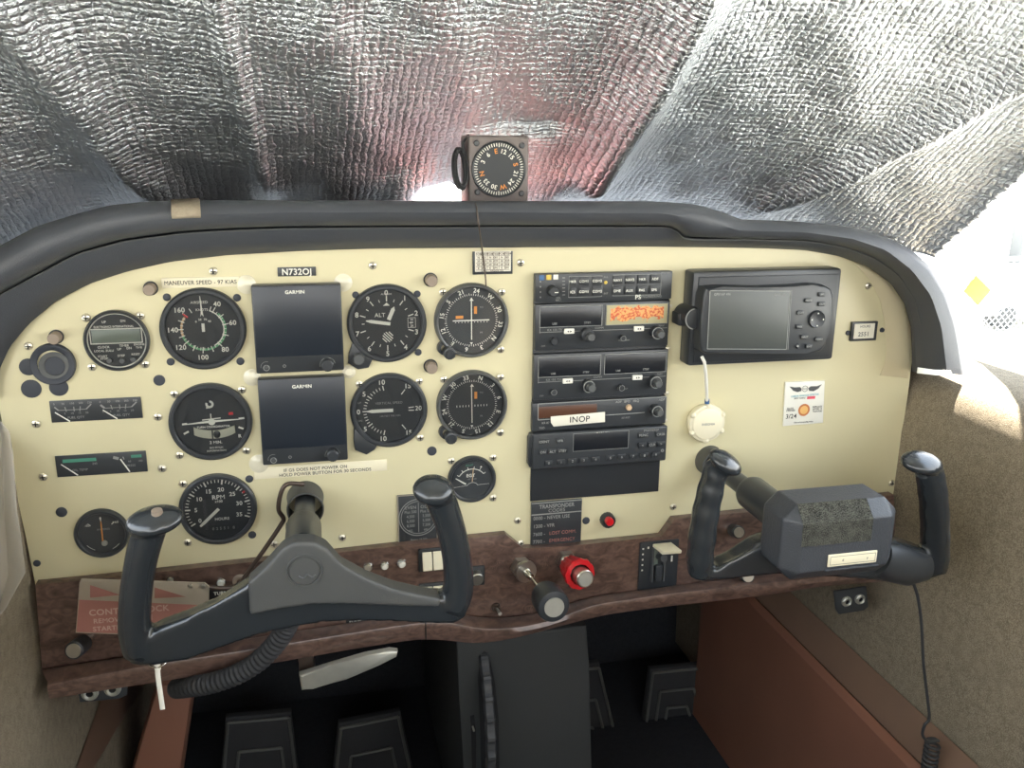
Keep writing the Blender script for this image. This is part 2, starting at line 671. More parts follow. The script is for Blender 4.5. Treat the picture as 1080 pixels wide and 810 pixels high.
class PM(MB):
    def pl(s, a, b, c, d, w, Y):
        s.line(*G(a, b, Y), *G(c, d, Y), w * msc(a, b, Y), Y)
        return s

    def pt(s, st, px, py, h, Y, bold=False, rot=0, align='c', sx=1.0):
        x, z = G(px, py, Y)
        s.text(st, x, z, h * msc(px, py, Y), Y, rot, bold, align, sx)
        return s

    def pr(s, px, py, w, h, Y):
        x, z = G(px, py, Y)
        k = msc(px, py, Y)
        s.rect(x - w * k / 2, x + w * k / 2, z - h * k / 2, z + h * k / 2, Y)
        return s

    def pfr(s, px, py, w, h, t, Y):
        x, z = G(px, py, Y)
        k = msc(px, py, Y)
        s.frame(x - w * k / 2, x + w * k / 2, z - h * k / 2, z + h * k / 2, t * k, Y)
        return s

    def pd(s, px, py, r, Y):
        x, z = G(px, py, Y)
        s.disc(x, z, r * msc(px, py, Y), Y)
        return s

    def pbox(s, px, py, w, h, Yf, Yb, bev=.0006):
        x, z = G(px, py, Yf)
        k = msc(px, py, Yf)
        s.box(x - w * k / 2, x + w * k / 2, Yf, Yb, z - h * k / 2, z + h * k / 2, bev)
        return s


# ------------------------------------------------------------------ instrument panel
edge = [(37, 617), (28, 570), (14, 505), (4, 455), (-4, 415), (0, 388), (10, 366), (30, 342), (58, 318), (95, 299), (135, 286), (180, 276),
        (240, 269), (320, 264.5), (400, 262), (540, 261), (680, 260), (760, 261), (810, 262), (850, 264), (885, 270), (915, 281), (940, 299), (954, 320),
        (961, 345), (962, 380), (957, 420), (949, 470), (943, 522)]
low = [(790, 540), (711, 548), (698, 566), (600, 576), (552, 579), (534, 564), (445, 573), (355, 583), (200, 600), (100, 611)]
outl = [G(*p) for p in edge + low]
z_low = min(p[1] for p in outl)
panel = thing('instrument_panel', 'cream painted metal instrument panel filling the width of the cockpit under the black padded coaming', 'instrument panel', (.17, 0, outl[0][1]))
mb = MB()
mb.prism(outl, 0, .004, .0008)
mb.build('faceplate', M['cream'], panel)
# raised second sheet on the right-hand side (its curved edge shows)
sub = [(878, 268), (905, 284), (924, 305), (934, 335), (936, 370), (934, 392), (925, 402), (912, 410), (880, 420), (880, 268)]

q = MB()
cp = [(900, 276), (918, 296), (929, 318), (934, 345), (935, 370), (933, 384), (928, 396), (958, 399), (960, 380), (960, 346), (953, 322), (939, 301), (914, 283)]
q.prism([G(a, b, -.0006) for a, b in cp], -.0007, .0005, .0003)
q.build('corner_plate', M['tancream'], panel)
scr = [(90.7, 335), (148, 333), (97, 387), (153, 384), (30, 365), (225, 286), (184, 415.5), (255, 411), (166.5, 439.5), (38, 447),
       (189.5, 480), (260, 475), (45.6, 503), (171, 494), (193, 510), (198, 572), (393, 280), (379, 405), (442, 402),
       (443, 461.5), (467, 308), (529, 308), (528, 368.5), (468, 400), (527.6, 397.7), (527.6, 456), (476, 486), (520, 482.5), (520, 525),
       (289, 574), (361, 567), (545.8, 548.8), (549, 277), (710, 534.5), (915.5, 301.5), (940, 509.7), (549, 573)]
proto = None
for i, (a, b) in enumerate(scr):
    x, z = G(a, b)
    if proto is None:
        q = MB(x, z)
        q.lathe(0, 0, [(0, -.0022), (.0022, -.0021), (.0038, -.0012), (.0042, 0)], 20)
        proto = q.build('screw', M['screw'], panel)
        # own origin at the screw
        for v in proto.data.vertices:
            v.co -= Vector((x, 0, z)) - Vector(panel.location)
        proto.location = Vector((x, 0, z)) - Vector(panel.location)
        q = MB()
        q.line(-.0026, 0, .0026, 0, .0011, -.0023)
        q.line(0, -.0026, 0, .0026, .0011, -.0023)
        sl = q.build('cross_slot', M['dark'], None, 0)
        for v in sl.data.vertices:
            v.co += Vector(sl.location)
        sl.location = (0, 0, 0)
        sl.parent = proto
    else:
        c = proto.copy()
        COL.objects.link(c)
        c.location = Vector((x, 0, z)) - Vector(panel.location)
        d = sl.copy()
        COL.objects.link(d)
        d.parent = c
for (a, b, r) in [(176, 313.5, 4), (250, 314, 4), (180, 381.5, 4), (253.5, 381, 4), (375, 311, 3.6), (440, 310, 3.6), (441, 371.5, 3.6), (263, 505, 4), (266, 564, 4),
                  (168, 401, 5.8), (65, 540, 5.5), (39, 594, 3.6), (455.5, 475.6, 5), (618, 549, 4), (30, 387, 9), (33, 410, 9.8), (62, 408.5, 9.3)]:
    x, z = G(a, b)
    r *= msc(a, b)
    MB(x, z).lathe(0, 0, [(0, -.0012), (r * .7, -.0014), (r, -.0008), (r * 1.02, 0)], 24).build('dark_disc', M['darkdisc'], panel)  # holes' shade put into dark discs, which also serve dark screws and plugs
for (a, b, r) in [(260, 300, 10), (362, 298, 9.5), (266, 398, 9), (273, 489, 10), (368, 392, 7)]:
    x, z = G(a, b)
    r *= msc(a, b)
    MB(x, z).lathe(0, 0, [(0, -.003), (r * .55, -.003), (r * .75, -.0018), (r, -.001), (r, 0)], 28).build('clear_button_cap', M['clearp'], panel)

# ------------------------------------------------------------------ round instruments
def gauge(name, label, px, py, R, cat='gauge', bez='bezel', inner=.86, face='face', Yf=-.006, glass=True, group=None):
    x, z = G(px, py, Yf * .6)
    t = thing(name, label, cat, (x, 0, z), group)
    MB(x, z).lathe(0, 0, [(R * inner, -.0015), (R * inner, Yf * .75), (R * (inner + .03), Yf), (R * .95, Yf), (R * .99, Yf * .75), (R, -.0002)], 64).build('bezel', M[bez], t)
    MB(x, z).disc(0, 0, R * inner * 1.005, -.0016, 64).build('dial', M[face], t)
    if glass:
        MB(x, z).disc(0, 0, R * inner * .998, Yf * .72, 48).build('cover_glass', M['instglass'], t)
    return t, x, z


def num(mb, R, ang, r, st, h, y, upright=True, bold=True):
    a = math.radians(ang)
    mb.text(st, r * math.sin(a) * R, r * math.cos(a) * R, h, y, 0 if upright else -a, bold)


def needle(t, x, z, R, ang, r0, r1, w, mat_, y=-.0026, w2=None, name='pointer'):
    q = MB(x, z)
    a = math.radians(ang)
    s_, c_ = math.sin(a), math.cos(a)
    w2 = w * .4 if w2 is None else w2
    L = [(w / 2, r0 * R), (w / 2, (r0 + (r1 - r0) * .8) * R), (w2 / 2, r1 * R), (-w2 / 2, r1 * R), (-w / 2, (r0 + (r1 - r0) * .8) * R), (-w / 2, r0 * R)]
    q.prism([(u * c_ + v * s_, -u * s_ + v * c_) for u, v in L], y, y + .0005)
    return q.build(name, mat_, t)


Y1, Y2 = -.0018, -.0020
# airspeed
t, x, z = gauge('airspeed_indicator', 'round airspeed indicator with green arc and numbers from 40 to 160, top left of panel', 214.3, 347.3, .0415)
R = .0415
q = MB(x, z)
for a in range(25, 313, 10):
    q.tick(a + 6, .46 * R, .53 * R, .0006, Y2)
for a in (31, 79, 138, 185, 232, 270, 312, 55, 108, 161, 208, 251, 292):
    q.tick(a, .45 * R, .60 * R, .0009, Y2)
q.tick(22, .46 * R, .58 * R, .0008, Y2)
q.tick(330, .46 * R, .58 * R, .0008, Y2)
q.arc(22, 150, .46 * R, .485 * R, Y1)
for a, s_ in ((31, '40'), (79, '60'), (138, '80'), (185, '100'), (232, '120'), (270, '140'), (313, '160')):
    num(q, R, a, .70, s_, .0048, Y2)
q.text('AIRSPEED', -.002, .65 * R, .0026, Y2)
q.text('KNOTS', 0, .47 * R, .0024, Y2)
for a, s_ in ((320, '0'), (345, '50'), (15, '70'), (40, '90')):
    num(q, R, a, .24, s_, .002, Y2)
q.build('dial_markings', M['white'], t, 0)
MB(x, z).arc(45, 250, .485 * R, .535 * R, Y1).build('green_arc', M['green'], t, 0)
MB(x, z).arc(250, 306, .475 * R, .525 * R, Y1).build('caution_arc', M['tan'], t, 0)
MB(x, z).tick(311, .44 * R, .58 * R, .0014, Y2 - .0001).build('red_line', M['red'], t, 0)
q = MB(x, z)
q.prism([(-.0018, .30 * R), (-.0004, .36 * R), (.0012, .30 * R), (.0006, .44 * R), (-.0006, .80 * R), (-.0012, .80 * R), (-.0010, .44 * R)], -.0026, -.0021)
q.build('pointer', M['white'], t, 0)
MB(x, z).box(-.0014, .0014, -.0028, -.0020, -.0028, .0056).build('pointer_hub', M['white'], t)

# altimeter
t, x, z = gauge('altimeter', 'round altimeter with two white hands and numbers 0 to 9 marked ALT', 408.4, 341.4, .0415)
q = MB(x, z)
for i in range(10):
    q.tick(i * 36, .56 * R, .70 * R, .0011, Y2)
    q.tick(i * 36 + 18, .56 * R, .63 * R, .0008, Y2)
    num(q, R, i * 36, .78, str(i), .0052, Y2)
q.text('ALT', -.17 * R, .22 * R, .0042, Y2)
q.flat([(-.09 * R, .45 * R), (.0 * R, .53 * R), (.08 * R, .45 * R)], Y2)
q.frame(.52 * R, .72 * R, -.13 * R, .13 * R, .0004, Y2)
for k in range(3):
    q.text(('30', '29', '28')[k], .62 * R, (.08 - k * .08) * R, .0022, Y2)
q.text('ALTITUDE', 0, .745 * R, .0016, Y2)
for k in range(5):
    e_ = -.16 + k * .08
    hl = math.sqrt(max(.0, .135 ** 2 - (e_ * .707) ** 2)) * .707
    cx_, cz_ = e_ * .5 + .01, e_ * .5 - .35
    q.line((cx_ - hl) * R, (cz_ + hl) * R, (cx_ + hl) * R, (cz_ - hl) * R, .0011, Y2)
q.build('dial_markings', M['white'], t, 0)
needle(t, x, z, R, 279, -.08, .53, .0034, M['white'], -.0030, .001, 'long_pointer')
needle(t, x, z, R, 24, .10, .46, .0040, M['white'], -.0026, .0004, 'short_pointer')
kx, kz = G(378.5, 379.5, -.012)
MB().lathe(kx, kz, [(0, -.013), (.0052, -.013), (.0062, -.012), (.0064, -.004), (.0066, 0)], 30, 15, .0004).build('setting_knob', M['greybez'], t)
q = MB()
ex, ez = G(376, 378, 0)
q.prism([(x - .036, z - .018), (ex - .008, ez + .006), (ex - .009, ez - .004), (ex + .001, ez - .011), (ex + .012, ez - .0095), (x - .016, z - .037)], -.005, 0, .001)
q.build('knob_housing', M['bezel'], t)

# vertical speed
t, x, z = gauge('vertical_speed_indicator', 'round vertical speed indicator with white needle resting on 0, below the altimeter', 410.6, 433.2, .0413)
q = MB(x, z)
for a, s_ in ((270, '0'), (307, '5'), (347, '10'), (233, '5'), (193, '10')):
    q.tick(a, .55 * R, .68 * R, .0011, Y2)
    num(q, R, a, .78, s_, .0052, Y2)
for a, s_ in ((38, '15'), (142, '15')):
    q.tick(a, .52 * R, .68 * R, .0010, Y2)
    num(q, R, a, .80, s_, .0050, Y2)
q.tick(85, .50 * R, .64 * R, .0010, Y2)
q.tick(93, .50 * R, .64 * R, .0010, Y2)
q.text('20', .76 * R, .02 * R, .0050, Y2)
for k in range(1, 5):
    for s_ in (1, -1):
        q.tick(270 + s_ * k * 7.4, .58 * R, .66 * R, .0008, Y2)
        q.tick(270 + s_ * (37 + k * 7.9), .58 * R, .66 * R, .0008, Y2)
q.build('dial_markings', M['white'], t, 0)
q = MB(x, z)
q.text('VERTICAL SPEED', 0, .20 * R, .0026, Y2)
q.text("100 FEET PER MIN", .02 * R, -.15 * R, .0019, Y2)
q.text("UP", -.75 * R, .24 * R, .0022, Y2)
q.text("DN", -.75 * R, -.24 * R, .0022, Y2)
q.build('small_lettering', M['dim'], t, 0)
needle(t, x, z, R, 270, -.10, .58, .0036, M['white'], -.0028, .0008)
q = MB()
ex, ez = G(383, 470, 0)
q.prism([(x - .038, z - .017), (ex - .010, ez + .006), (ex - .009, ez - .003), (ex + .003, ez - .009), (ex + .012, ez - .004), (x - .014, z - .038)], -.005, 0, .001)
q.build('housing_ear', M['bezel'], t)

# turn coordinator
t, x, z = gauge('turn_coordinator', 'round turn coordinator with white miniature aeroplane and slip tube', 222.3, 445.3, .0413)
q = MB(x, z)
q.line(-.68 * R, -.03 * R, -.56 * R, -.02 * R, .0020, Y2)
q.line(.66 * R, .04 * R, .80 * R, .05 * R, .0020, Y2)
q.line(-.66 * R, -.28 * R, -.54 * R, -.22 * R, .0020, Y2)
q.line(.64 * R, -.18 * R, .76 * R, -.23 * R, .0020, Y2)
q.text('TURN COORDINATOR', .05 * R, -.13 * R, .0021, Y2, bold=True)
q.text('2 MIN.', .08 * R, -.54 * R, .0030, Y2, bold=True)
q.text('NO PITCH', .08 * R, -.68 * R, .0019, Y2)
q.text('INFORMATION', .08 * R, -.76 * R, .0019, Y2)
q.text('R', .66 * R, -.41 * R, .0036, Y2, bold=True)
q.arc(0, 300, .045 * R, .10 * R, Y2, 0, .45 * R, 20)
q.line(.0, .37 * R, -.09 * R, .36 * R, .0016, Y2)
q.build('dial_markings', M['white'], t, 0)
q = MB(x, z)
q.line(-.56 * R, -.03 * R, 0, .01 * R, .0010, -.0026, .0026)
q.line(0, .01 * R, .66 * R, .03 * R, .0026, -.0026, .0008)
q.disc(0.02 * R, .0, .085 * R, -.0027)
q.line(-.2 * R, .06 * R, .24 * R, .09 * R, .0011, -.0027)
q.line(.01 * R, .05 * R, .01 * R, .21 * R, .0011, -.0027)
q.build('miniature_aeroplane', M['white'], t, 0)
MB(x, z).rect(.43 * R, .54 * R, .15 * R, .22 * R, Y2).build('red_flag', M['red'], t, 0)
q = MB(x, z)
arc = []
for k in range(13):
    xx = (-.42 + .98 * k / 12) * R
    arc.append((xx, (-.33 + .11 * ((k - 6) / 6) ** 2) * R + .0))
q.prism([(a, b + .105 * R) for a, b in arc] + [(a, b - .105 * R) for a, b in reversed(arc)], -.0030, -.0017, .0008)
q.build('slip_tube', M['tube'], t)
MB(x, z).ell((.12 * R, -.0030, -.33 * R), (.085 * R, .0012, .10 * R)).build('slip_ball', M['black'], t)
MB(x, z).box(.0, .0012, -.0036, -.003, -.44 * R, -.22 * R).build('tube_wire', M['black'], t)

# tachometer
t, x, z = gauge('tachometer', 'round RPM gauge with HOURS counter, its needle pointing at 0', 230, 537.6, .0398)
R = .0398
q = MB(x, z)
A0, A1 = 239, 470
for i in range(0, 36):
    a = A0 + (A1 - A0) * i / 35
    if i % 5 == 0:
        q.tick(a, .70 * R, .84 * R, .0016, Y2)
    else:
        q.tick(a, .75 * R, .83 * R, .0009, Y2)
for i, s_ in ((0, '0'), (5, '5'), (10, '10'), (15, '15'), (20, '20'), (25, '25'), (30, '30'), (35, '35')):
    num(q, R, A0 + (A1 - A0) * i / 35, .56, s_, .0044, Y2)
q.text('RPM', .03 * R, .34 * R, .0048, Y2, bold=True)
q.text('x100', .03 * R, .22 * R, .0026, Y2, bold=True)
q.text('HOURS', .08 * R, -.28 * R, .0030, Y2, bold=True)
q.build('dial_markings', M['white'], t, 0)
MB(x, z).tick(A0 + (A1 - A0) * 27 / 35, .77 * R, .84 * R, .0022, Y2 - .0001).build('red_line', M['red'], t, 0)
q = MB(x, z)
q.box(-.30 * R, .46 * R, -.0021, -.0015, -.66 * R, -.44 * R)
q.build('counter_window', M['black'], t)
q = MB(x, z)
for k, s_ in enumerate('02551'):
    q.text(s_, (-.16 + k * .095) * R, -.55 * R, .0030, -.0023, bold=True)
q.text('8', .36 * R, -.55 * R, .0030, -.0023, bold=True)
q.build('counter_digits', M['dim'], t, 0)
needle(t, x, z, R, 227, -.02, .66, .0032, M['white'], -.0030, .0022)

# ammeter
t, x, z = gauge('ammeter', 'small round ammeter with tan needle, low at the left end of panel', 107.3, 563, .0268, inner=.84)
R = .0268
q = MB(x, z)
for a in (-48, 48, 0):
    q.tick(a, .50 * R, .64 * R, .0008, Y2)
q.text('-60', -.50 * R, .36 * R, .0026, Y2)
q.text('0', 0, .62 * R, .0026, Y2)
q.text('+60', .52 * R, .42 * R, .0026, Y2)
q.arc(205, 232, .74 * R, .76 * R, Y2)
q.arc(130, 155, .74 * R, .76 * R, Y2)
q.build('dial_markings', M['white'], t, 0)
MB(x, z).text('AMPERES', .06 * R, .16 * R, .0021, Y2).build('small_lettering', M['dim'], t, 0)
needle(t, x, z, R, 1, -.35, .5, .0012, M['orange'], -.0026)
MB(x, z).lathe(.05 * R, -.42 * R, [(0, -.0036), (.0024, -.0036), (.0030, -.0028), (.0032, -.0018)], 20).build('pointer_pivot', M['alum'], t)

# EGT
t, x, z = gauge('exhaust_temperature_gauge', 'small round EGT gauge with white and tan needles beside the radio stack', 498, 505.8, .0274, inner=.86)
R = .0274
q = MB(x, z)
q.arc(-58, 52, .60 * R, .63 * R, Y2, 0, -.18 * R)
for k in range(6):
    q.tick(-58 + k * 22, .62 * R, .72 * R, .0007, Y2, 0, -.18 * R)
q.text('EGT', -.05 * R, .16 * R, .0036, Y2, bold=True)
q.disc(.38 * R, .50 * R, .035 * R, Y2)
q.arc(-55, 55, .26 * R, .275 * R, Y2, 0.02 * R, -.42 * R)
q.line(-.75 * R, -.32 * R, -.2 * R, -.27 * R, .0003, Y2)
q.line(.22 * R, -.27 * R, .72 * R, -.25 * R, .0003, Y2)
q.build('dial_markings', M['white'], t, 0)
MB(x, z).text('Alcor', -.1 * R, .62 * R, .0026, Y2, .1).build('maker_script', M['teal'], t, 0)
MB(x, z).text('100° F DIV', 0, .0 * R, .0016, Y2).build('small_lettering', M['dim'], t, 0)
q = MB(x, z)
q.prism([(-.28 * R, -.22 * R), (-.68 * R, .06 * R), (-.66 * R, .09 * R), (-.24 * R, -.17 * R)], -.0030, -.0024)
q.build('white_pointer', M['white'], t, 0)
q = MB(x, z)
q.prism([(-.01 * R, -.1 * R), (.02 * R, -.1 * R), (.07 * R, .48 * R), (.04 * R, .48 * R)], -.0034, -.0030)
q.build('tan_pointer', M['tan'], t, 0)


# course deviation indicators
def cdi(label, px, py, R, rot, horiz, tilt):
    t, x, z = gauge('course_deviation_indicator', label, px, py, R, bez='greybez', inner=.90, Yf=-.009)
    q = MB(x, z)
    for i in range(72):
        q.tick(i * 5, .66 * R, (.72 if i % 2 else .70) * R, .0006, Y2)
    for i, s_ in enumerate(('N', '3', '6', 'E', '12', '15', 'S', '21', '24', 'W', '30', '33')):
        num(q, R, i * 30 + rot, .80, s_, .0046, Y2, upright=False)
    q.flat([(-.05 * R, .52 * R), (0, .61 * R), (.06 * R, .52 * R)], Y2)
    q.flat([(-.04 * R, -.60 * R), (.0 * R, -.66 * R), (.04 * R, -.60 * R)], Y2)
    for k in range(-5, 6):
        if k:
            q.disc(k * .085 * R, -.03 * R if not horiz else -.05 * R, .013 * R, Y2, 8)
            if horiz:
                q.disc(0, k * .085 * R, .011 * R, Y2, 8)
            else:
                q.line(k * .085 * R, -.06 * R, k * .085 * R, .0, .0006, Y2)
    q.build('compass_card_markings', M['white'], t, 0)
    q = MB(x, z)
    q.rect(.07 * R, .15 * R, .17 * R, .37 * R, Y2)
    if horiz:
        q.rect(-.42 * R, -.22 * R, .05 * R, .13 * R, Y2)
    q.build('warning_flag', M['orange'], t, 0)
    q = MB(x, z)
    q.text('TO', .27 * R, .34 * R, .0018, Y2)
    q.text('FR', .27 * R, -.34 * R, .0018, Y2)
    q.build('small_lettering', M['dim'], t, 0)
    q = MB(x, z)
    q.prism([(-.012 * R + tilt, .56 * R), (.012 * R + tilt, .56 * R), (.012 * R, -.52 * R), (-.012 * R, -.52 * R)], -.0034, -.0030)
    q.build('course_needle', M['white'], t, 0)
    if horiz:
        MB(x, z).box(-.50 * R, .48 * R, -.0030, -.0026, -.014 * R, .014 * R).build('glideslope_needle', M['white'], t, 0)
    kx, kz = G(px - 23.5 + (1 if not horiz else 0), py + 34.5, -.014)
    q = MB()
    q.lathe(kx - .004, kz + .004, [(.004, -.006), (.0075, -.006), (.008, 0)], 28)
    q.lathe(kx, kz, [(0, -.016), (.0035, -.0162), (.0036, -.0152), (.0048, -.0152), (.0050, -.016), (.0066, -.0155), (.0068, -.004)], 30, 15, .0004)
    q.build('obs_knob', M['bezel'], t)
    return t


cdi('round course indicator with crossed white needles, above the other near the radios', 497.8, 338.4, .0402, 12 - 24 * 0 + 120 - 2, True, -.0002)
cdi('round course indicator with one upright white needle and dotted line, below the other', 498.3, 427.8, .0392, 18, False, -.0006)

# digital clock
t, x, z = gauge('digital_clock', 'small round digital clock with grey display, near the left end of panel', 123, 359.6, .0305, inner=.90)
R = .0305
q = MB(x, z)
q.arc(0, 360, .86 * R, .90 * R, Y2)
q.text('ELECTRONICS INTERNATIONAL', -.05 * R, .46 * R, .0021, Y2, bold=True, sx=.8)
q.text('UP', -.33 * R, .62 * R, .0022, Y2, bold=True)
q.text('DN', .24 * R, .64 * R, .0022, Y2, bold=True)
q.text('CLOCK', -.42 * R, -.20 * R, .0022, Y2, bold=True)
q.text('LOCAL ZULU', -.42 * R, -.32 * R, .0020, Y2, bold=True)
q.text('TIMER', .20 * R, -.17 * R, .0022, Y2, bold=True)
q.text('UP', .04 * R, -.28 * R, .0022, Y2, bold=True)
q.text('DN', .34 * R, -.26 * R, .0022, Y2, bold=True)
q.text('ENGINE', .66 * R, -.15 * R, .0019, Y2, bold=True)
q.text('TIME', .64 * R, -.25 * R, .0019, Y2, bold=True)
q.text('START', -.48 * R, -.50 * R, .0020, Y2, bold=True)
q.text('STOP', -.44 * R, -.58 * R, .0020, Y2, bold=True)
q.text('STEP', .08 * R, -.50 * R, .0022, Y2, bold=True)
q.text('RESET', .52 * R, -.47 * R, .0020, Y2, bold=True)
q.frame(-.80 * R, .78 * R, -.10 * R, .40 * R, .0010, Y2)
q.build('dial_markings', M['white'], t, 0)
MB(x, z).box(-.74 * R, .72 * R, -.0022, -.0014, -.06 * R, .36 * R, .0004).build('lcd_window', M['lcd'], t)
q = MB(x, z)
for a, b in ((-.28, -.64), (.10, -.66), (.44, -.63)):
    q.lathe(a * R, b * R, [(0, -.005), (.0020, -.005), (.0026, -.0045), (.0028, -.0018)], 20)
q.build('push_button', M['greybez'], t)

# empty instrument hole top left, its shade put into a raised dark disc
x, z = G(56, 384, -.001)
t = thing('instrument_hole_disc', 'large round dark disc standing in for an empty instrument hole at far left', 'instrument hole', (x, 0, z))
k = msc(56, 384)
MB(x, z).lathe(0, 0, [(15 * k, -.0020), (16 * k, -.0030), (21 * k, -.0046), (22 * k, -.0040), (22.5 * k, 0)], 40).build('hole_rim', M['darkdisc'], t)
MB(x, z).lathe(.0015, -.002, [(9.5 * k, -.0008), (10.5 * k, -.0024), (15.6 * k, -.0028)], 40).build('hole_wall', M['greybez'], t)
MB(x, z).disc(.0015, -.002, 10 * k, -.0012, 32).build('hole_centre', M['darkdisc'], t)

# post lights
for i, (a, b, a2, b2, lab) in enumerate([(157, 305, 159, 304, 'taupe round post light near the upper left of panel, left of the speed placard'),
                                 (54, 357, 59.5, 355, 'taupe round post light standing above the empty instrument hole'),
                                 (453, 297, 454, 295, 'taupe round post light between altimeter and upper course indicator'),
                                 (453, 387, 454, 386, 'taupe round post light between vertical speed indicator and lower course indicator')]):
    x, z = G(a2, b2, 0)
    x1, z1 = G(a, b, -.012)
    r = 6.0 * msc(a, b)
    t = thing('post_light', lab, 'light', (x, 0, z), 'post lights on the panel')
    MB(x, z).lathe(0, 0, [(0, -.012), (r * .9, -.012), (r, -.0112), (r, -.003), (r * 1.05, 0)], 28).build('cap', M['post'], t)
    MB(x, z).lathe(0, 0, [(r * 1.05, -.001), (r * 1.25, -.001), (r * 1.25, 0)], 28).build('collar', M['black'], t)

# strip gauges
def strip(name, label, c, cat='gauge'):
    x0, x1, z0, z1 = box4(c, -.001)
    t = thing(name, label, cat, ((x0 + x1) / 2, 0, z0))
    MB().box(x0, x1, -.0015, 0, z0, z1, .0003).build('dial_strip', M['bezel'], t)
    mid = (x0 + x1) / 2
    return t, x0, x1, z0, z1


t, x0, x1, z0, z1 = strip('fuel_quantity_gauge', 'long black strip gauge marked FUEL QTY twice, the upper of two strips', [(52.5, 423), (148.5, 418.5), (150.5, 440.5), (54, 446)])
W_, H_ = x1 - x0, z1 - z0
q = MB()
for k in (0, 1):
    ox = x0 + W_ * (.05 + .5 * k)
    w = W_ * .40
    q.line(ox, z0 + H_ * .72, ox + w * .1, z0 + H_ * .56, .0012 if not k else .002, -.0018)
    q.line(ox + w * .1, z0 + H_ * .56, ox + w * .85, z0 + H_ * .56, .0006, -.0018)
    q.line(ox + w * .85, z0 + H_ * .56, ox + w, z0 + H_ * .78, .0012, -.0018)
    for j, f in enumerate((.28, .52, .70)):
        q.line(ox + w * f, z0 + H_ * .70, ox + w * (f + .03 * (1 - j)), z0 + H_ * .48, .0008, -.0018)
    for j, s_ in enumerate(('0', '50', '150', '200', '220')):
        q.text(s_, ox + w * (.0 + .24 * j), z0 + H_ * .86, .0019, -.0018)
    for j, s_ in enumerate(('E', '5', '10', '15', '20')):
        q.text(s_, ox + w * (.06 + .2 * j), z0 + H_ * .40, .0019, -.0018)
    q.text('FUEL QTY', ox + w * .55, z0 + H_ * .20, .0023, -.0018)
q.build('dial_markings', M['dim'], t, 0)
for k in (0, 1):
    ox = x0 + W_ * (.05 + .52 * k)
    MB().line(ox, z0 + H_ * .48, ox + W_ * .15, z0 + H_ * .03, .0009, -.0021, .0013).build('pointer', M['white'], t, 0)
t, x0, x1, z0, z1 = strip('oil_gauge', 'long black strip gauge marked OIL TEMP and PRESS, the lower of two strips', [(58, 481.5), (153.5, 475), (156, 497), (60.5, 503.5)])
q = MB()
q.text('245', x0 + W_ * .43, z0 + H_ * .56, .0022, -.0018)
q.text('OIL TEMP', x0 + W_ * .26, z0 + H_ * .30, .0023, -.0018)
q.text('PRESS', x0 + W_ * .83, z0 + H_ * .36, .0023, -.0018)
q.text('60', x0 + W_ * .82, z0 + H_ * .56, .0020, -.0018)
q.text('100', x0 + W_ * .94, z0 + H_ * .56, .0020, -.0018)
q.line(x0 + W_ * .64, z0 + H_ * .80, x0 + W_ * .70, z0 + H_ * .72, .003, -.0018)
q.line(x0 + W_ * .75, z0 + H_ * .80, x0 + W_ * .76, z0 + H_ * .66, .001, -.0018)
q.build('dial_markings', M['dim'], t, 0)
MB().rect(x0 + W_ * .08, x0 + W_ * .45, z0 + H_ * .68, z0 + H_ * .84, -.0018).build('green_band', M['teal'], t, 0)
MB().rect(x0 + W_ * .84, x0 + W_ * .96, z0 + H_ * .72, z0 + H_ * .86, -.0018).build('green_band', M['teal'], t, 0)
MB().line(x0 + W_ * .06, z0 + H_ * .62, x0 + W_ * .23, z0 + H_ * .05, .0009, -.0021, .0013).build('pointer', M['white'], t, 0)
MB().line(x0 + W_ * .72, z0 + H_ * .70, x0 + W_ * .81, z0 + H_ * .05, .0012, -.0021, .0013).build('pointer', M['white'], t, 0)

# ------------------------------------------------------------------ square flight displays
def g5(label, c, tl, tr, kn, bn, dot, gpx):
    YF = -.014
    x0, x1, z0, z1 = box4(c, YF)
    t = thing('electronic_flight_display', label, 'flight display', ((x0 + x1) / 2, 0, z0))
    MB().box(x0, x1, YF, -.0002, z0, z1, .0016).build('housing', M['bezel'], t)
    h = (z1 - z0)
    MB().box(x0 + .0012, x1 - .0012, YF - .0005, YF + .0003, z0 + h * .19, z1 - .0012, .0003).build('screen', M['flightscreen'], t)
    q = PM()
    q.pt('GARMIN', gpx[0], gpx[1], 3.6, YF - .0008, True)
    q.build('maker_lettering', M['white'], t, 0)
    x, z = G(*kn, YF - .006)
    MB().lathe(x, z, [(0, YF - .010), (.0052, YF - .010), (.0064, YF - .009), (.0066, YF)], 36, 18, .0003).build('rotary_knob', M['bezel'], t)
    x, z = G(*bn, YF)
    q = MB().lathe(x, z, [(0, YF - .002), (.0020, YF - .002), (.0022, YF)], 24)
    q.build('power_button', M['greybez'], t)
    q = PM()
    q.arc(0, 360, .0024, .0033, YF - .0004, x, z - .001)
    x2, z2 = G(*dot, YF)
    q.arc(0, 360, .0010, .0016, YF - .0004, x2, z2)
    q.build('button_ring', M['dim'], t, 0)
    q = PM()
    q.arc(-100, 80, .0076, .0081, YF - .0002, *G(kn[0], kn[1], YF))
    q.arc(-100, 20, .0052, .0056, YF - .0002, x, z)
    q.build('knob_rim_line', M['dim'], t, 0)
    return t


g5('blank square flight display with one knob, the upper of two beside the altimeter', [(264.5, 301), (359.5, 299.5), (363, 390.5), (270.5, 394.5)], 0, 0, (345.5, 385), (281, 387), (300, 386), (311, 308))
g5('blank square flight display with one knob, the lower of two above the left yoke shaft', [(272, 400.5), (363.5, 396.5), (367, 486), (276.5, 490.5)], 0, 0, (351, 480), (288.5, 484.5), (306, 482), (318.5, 407.5))
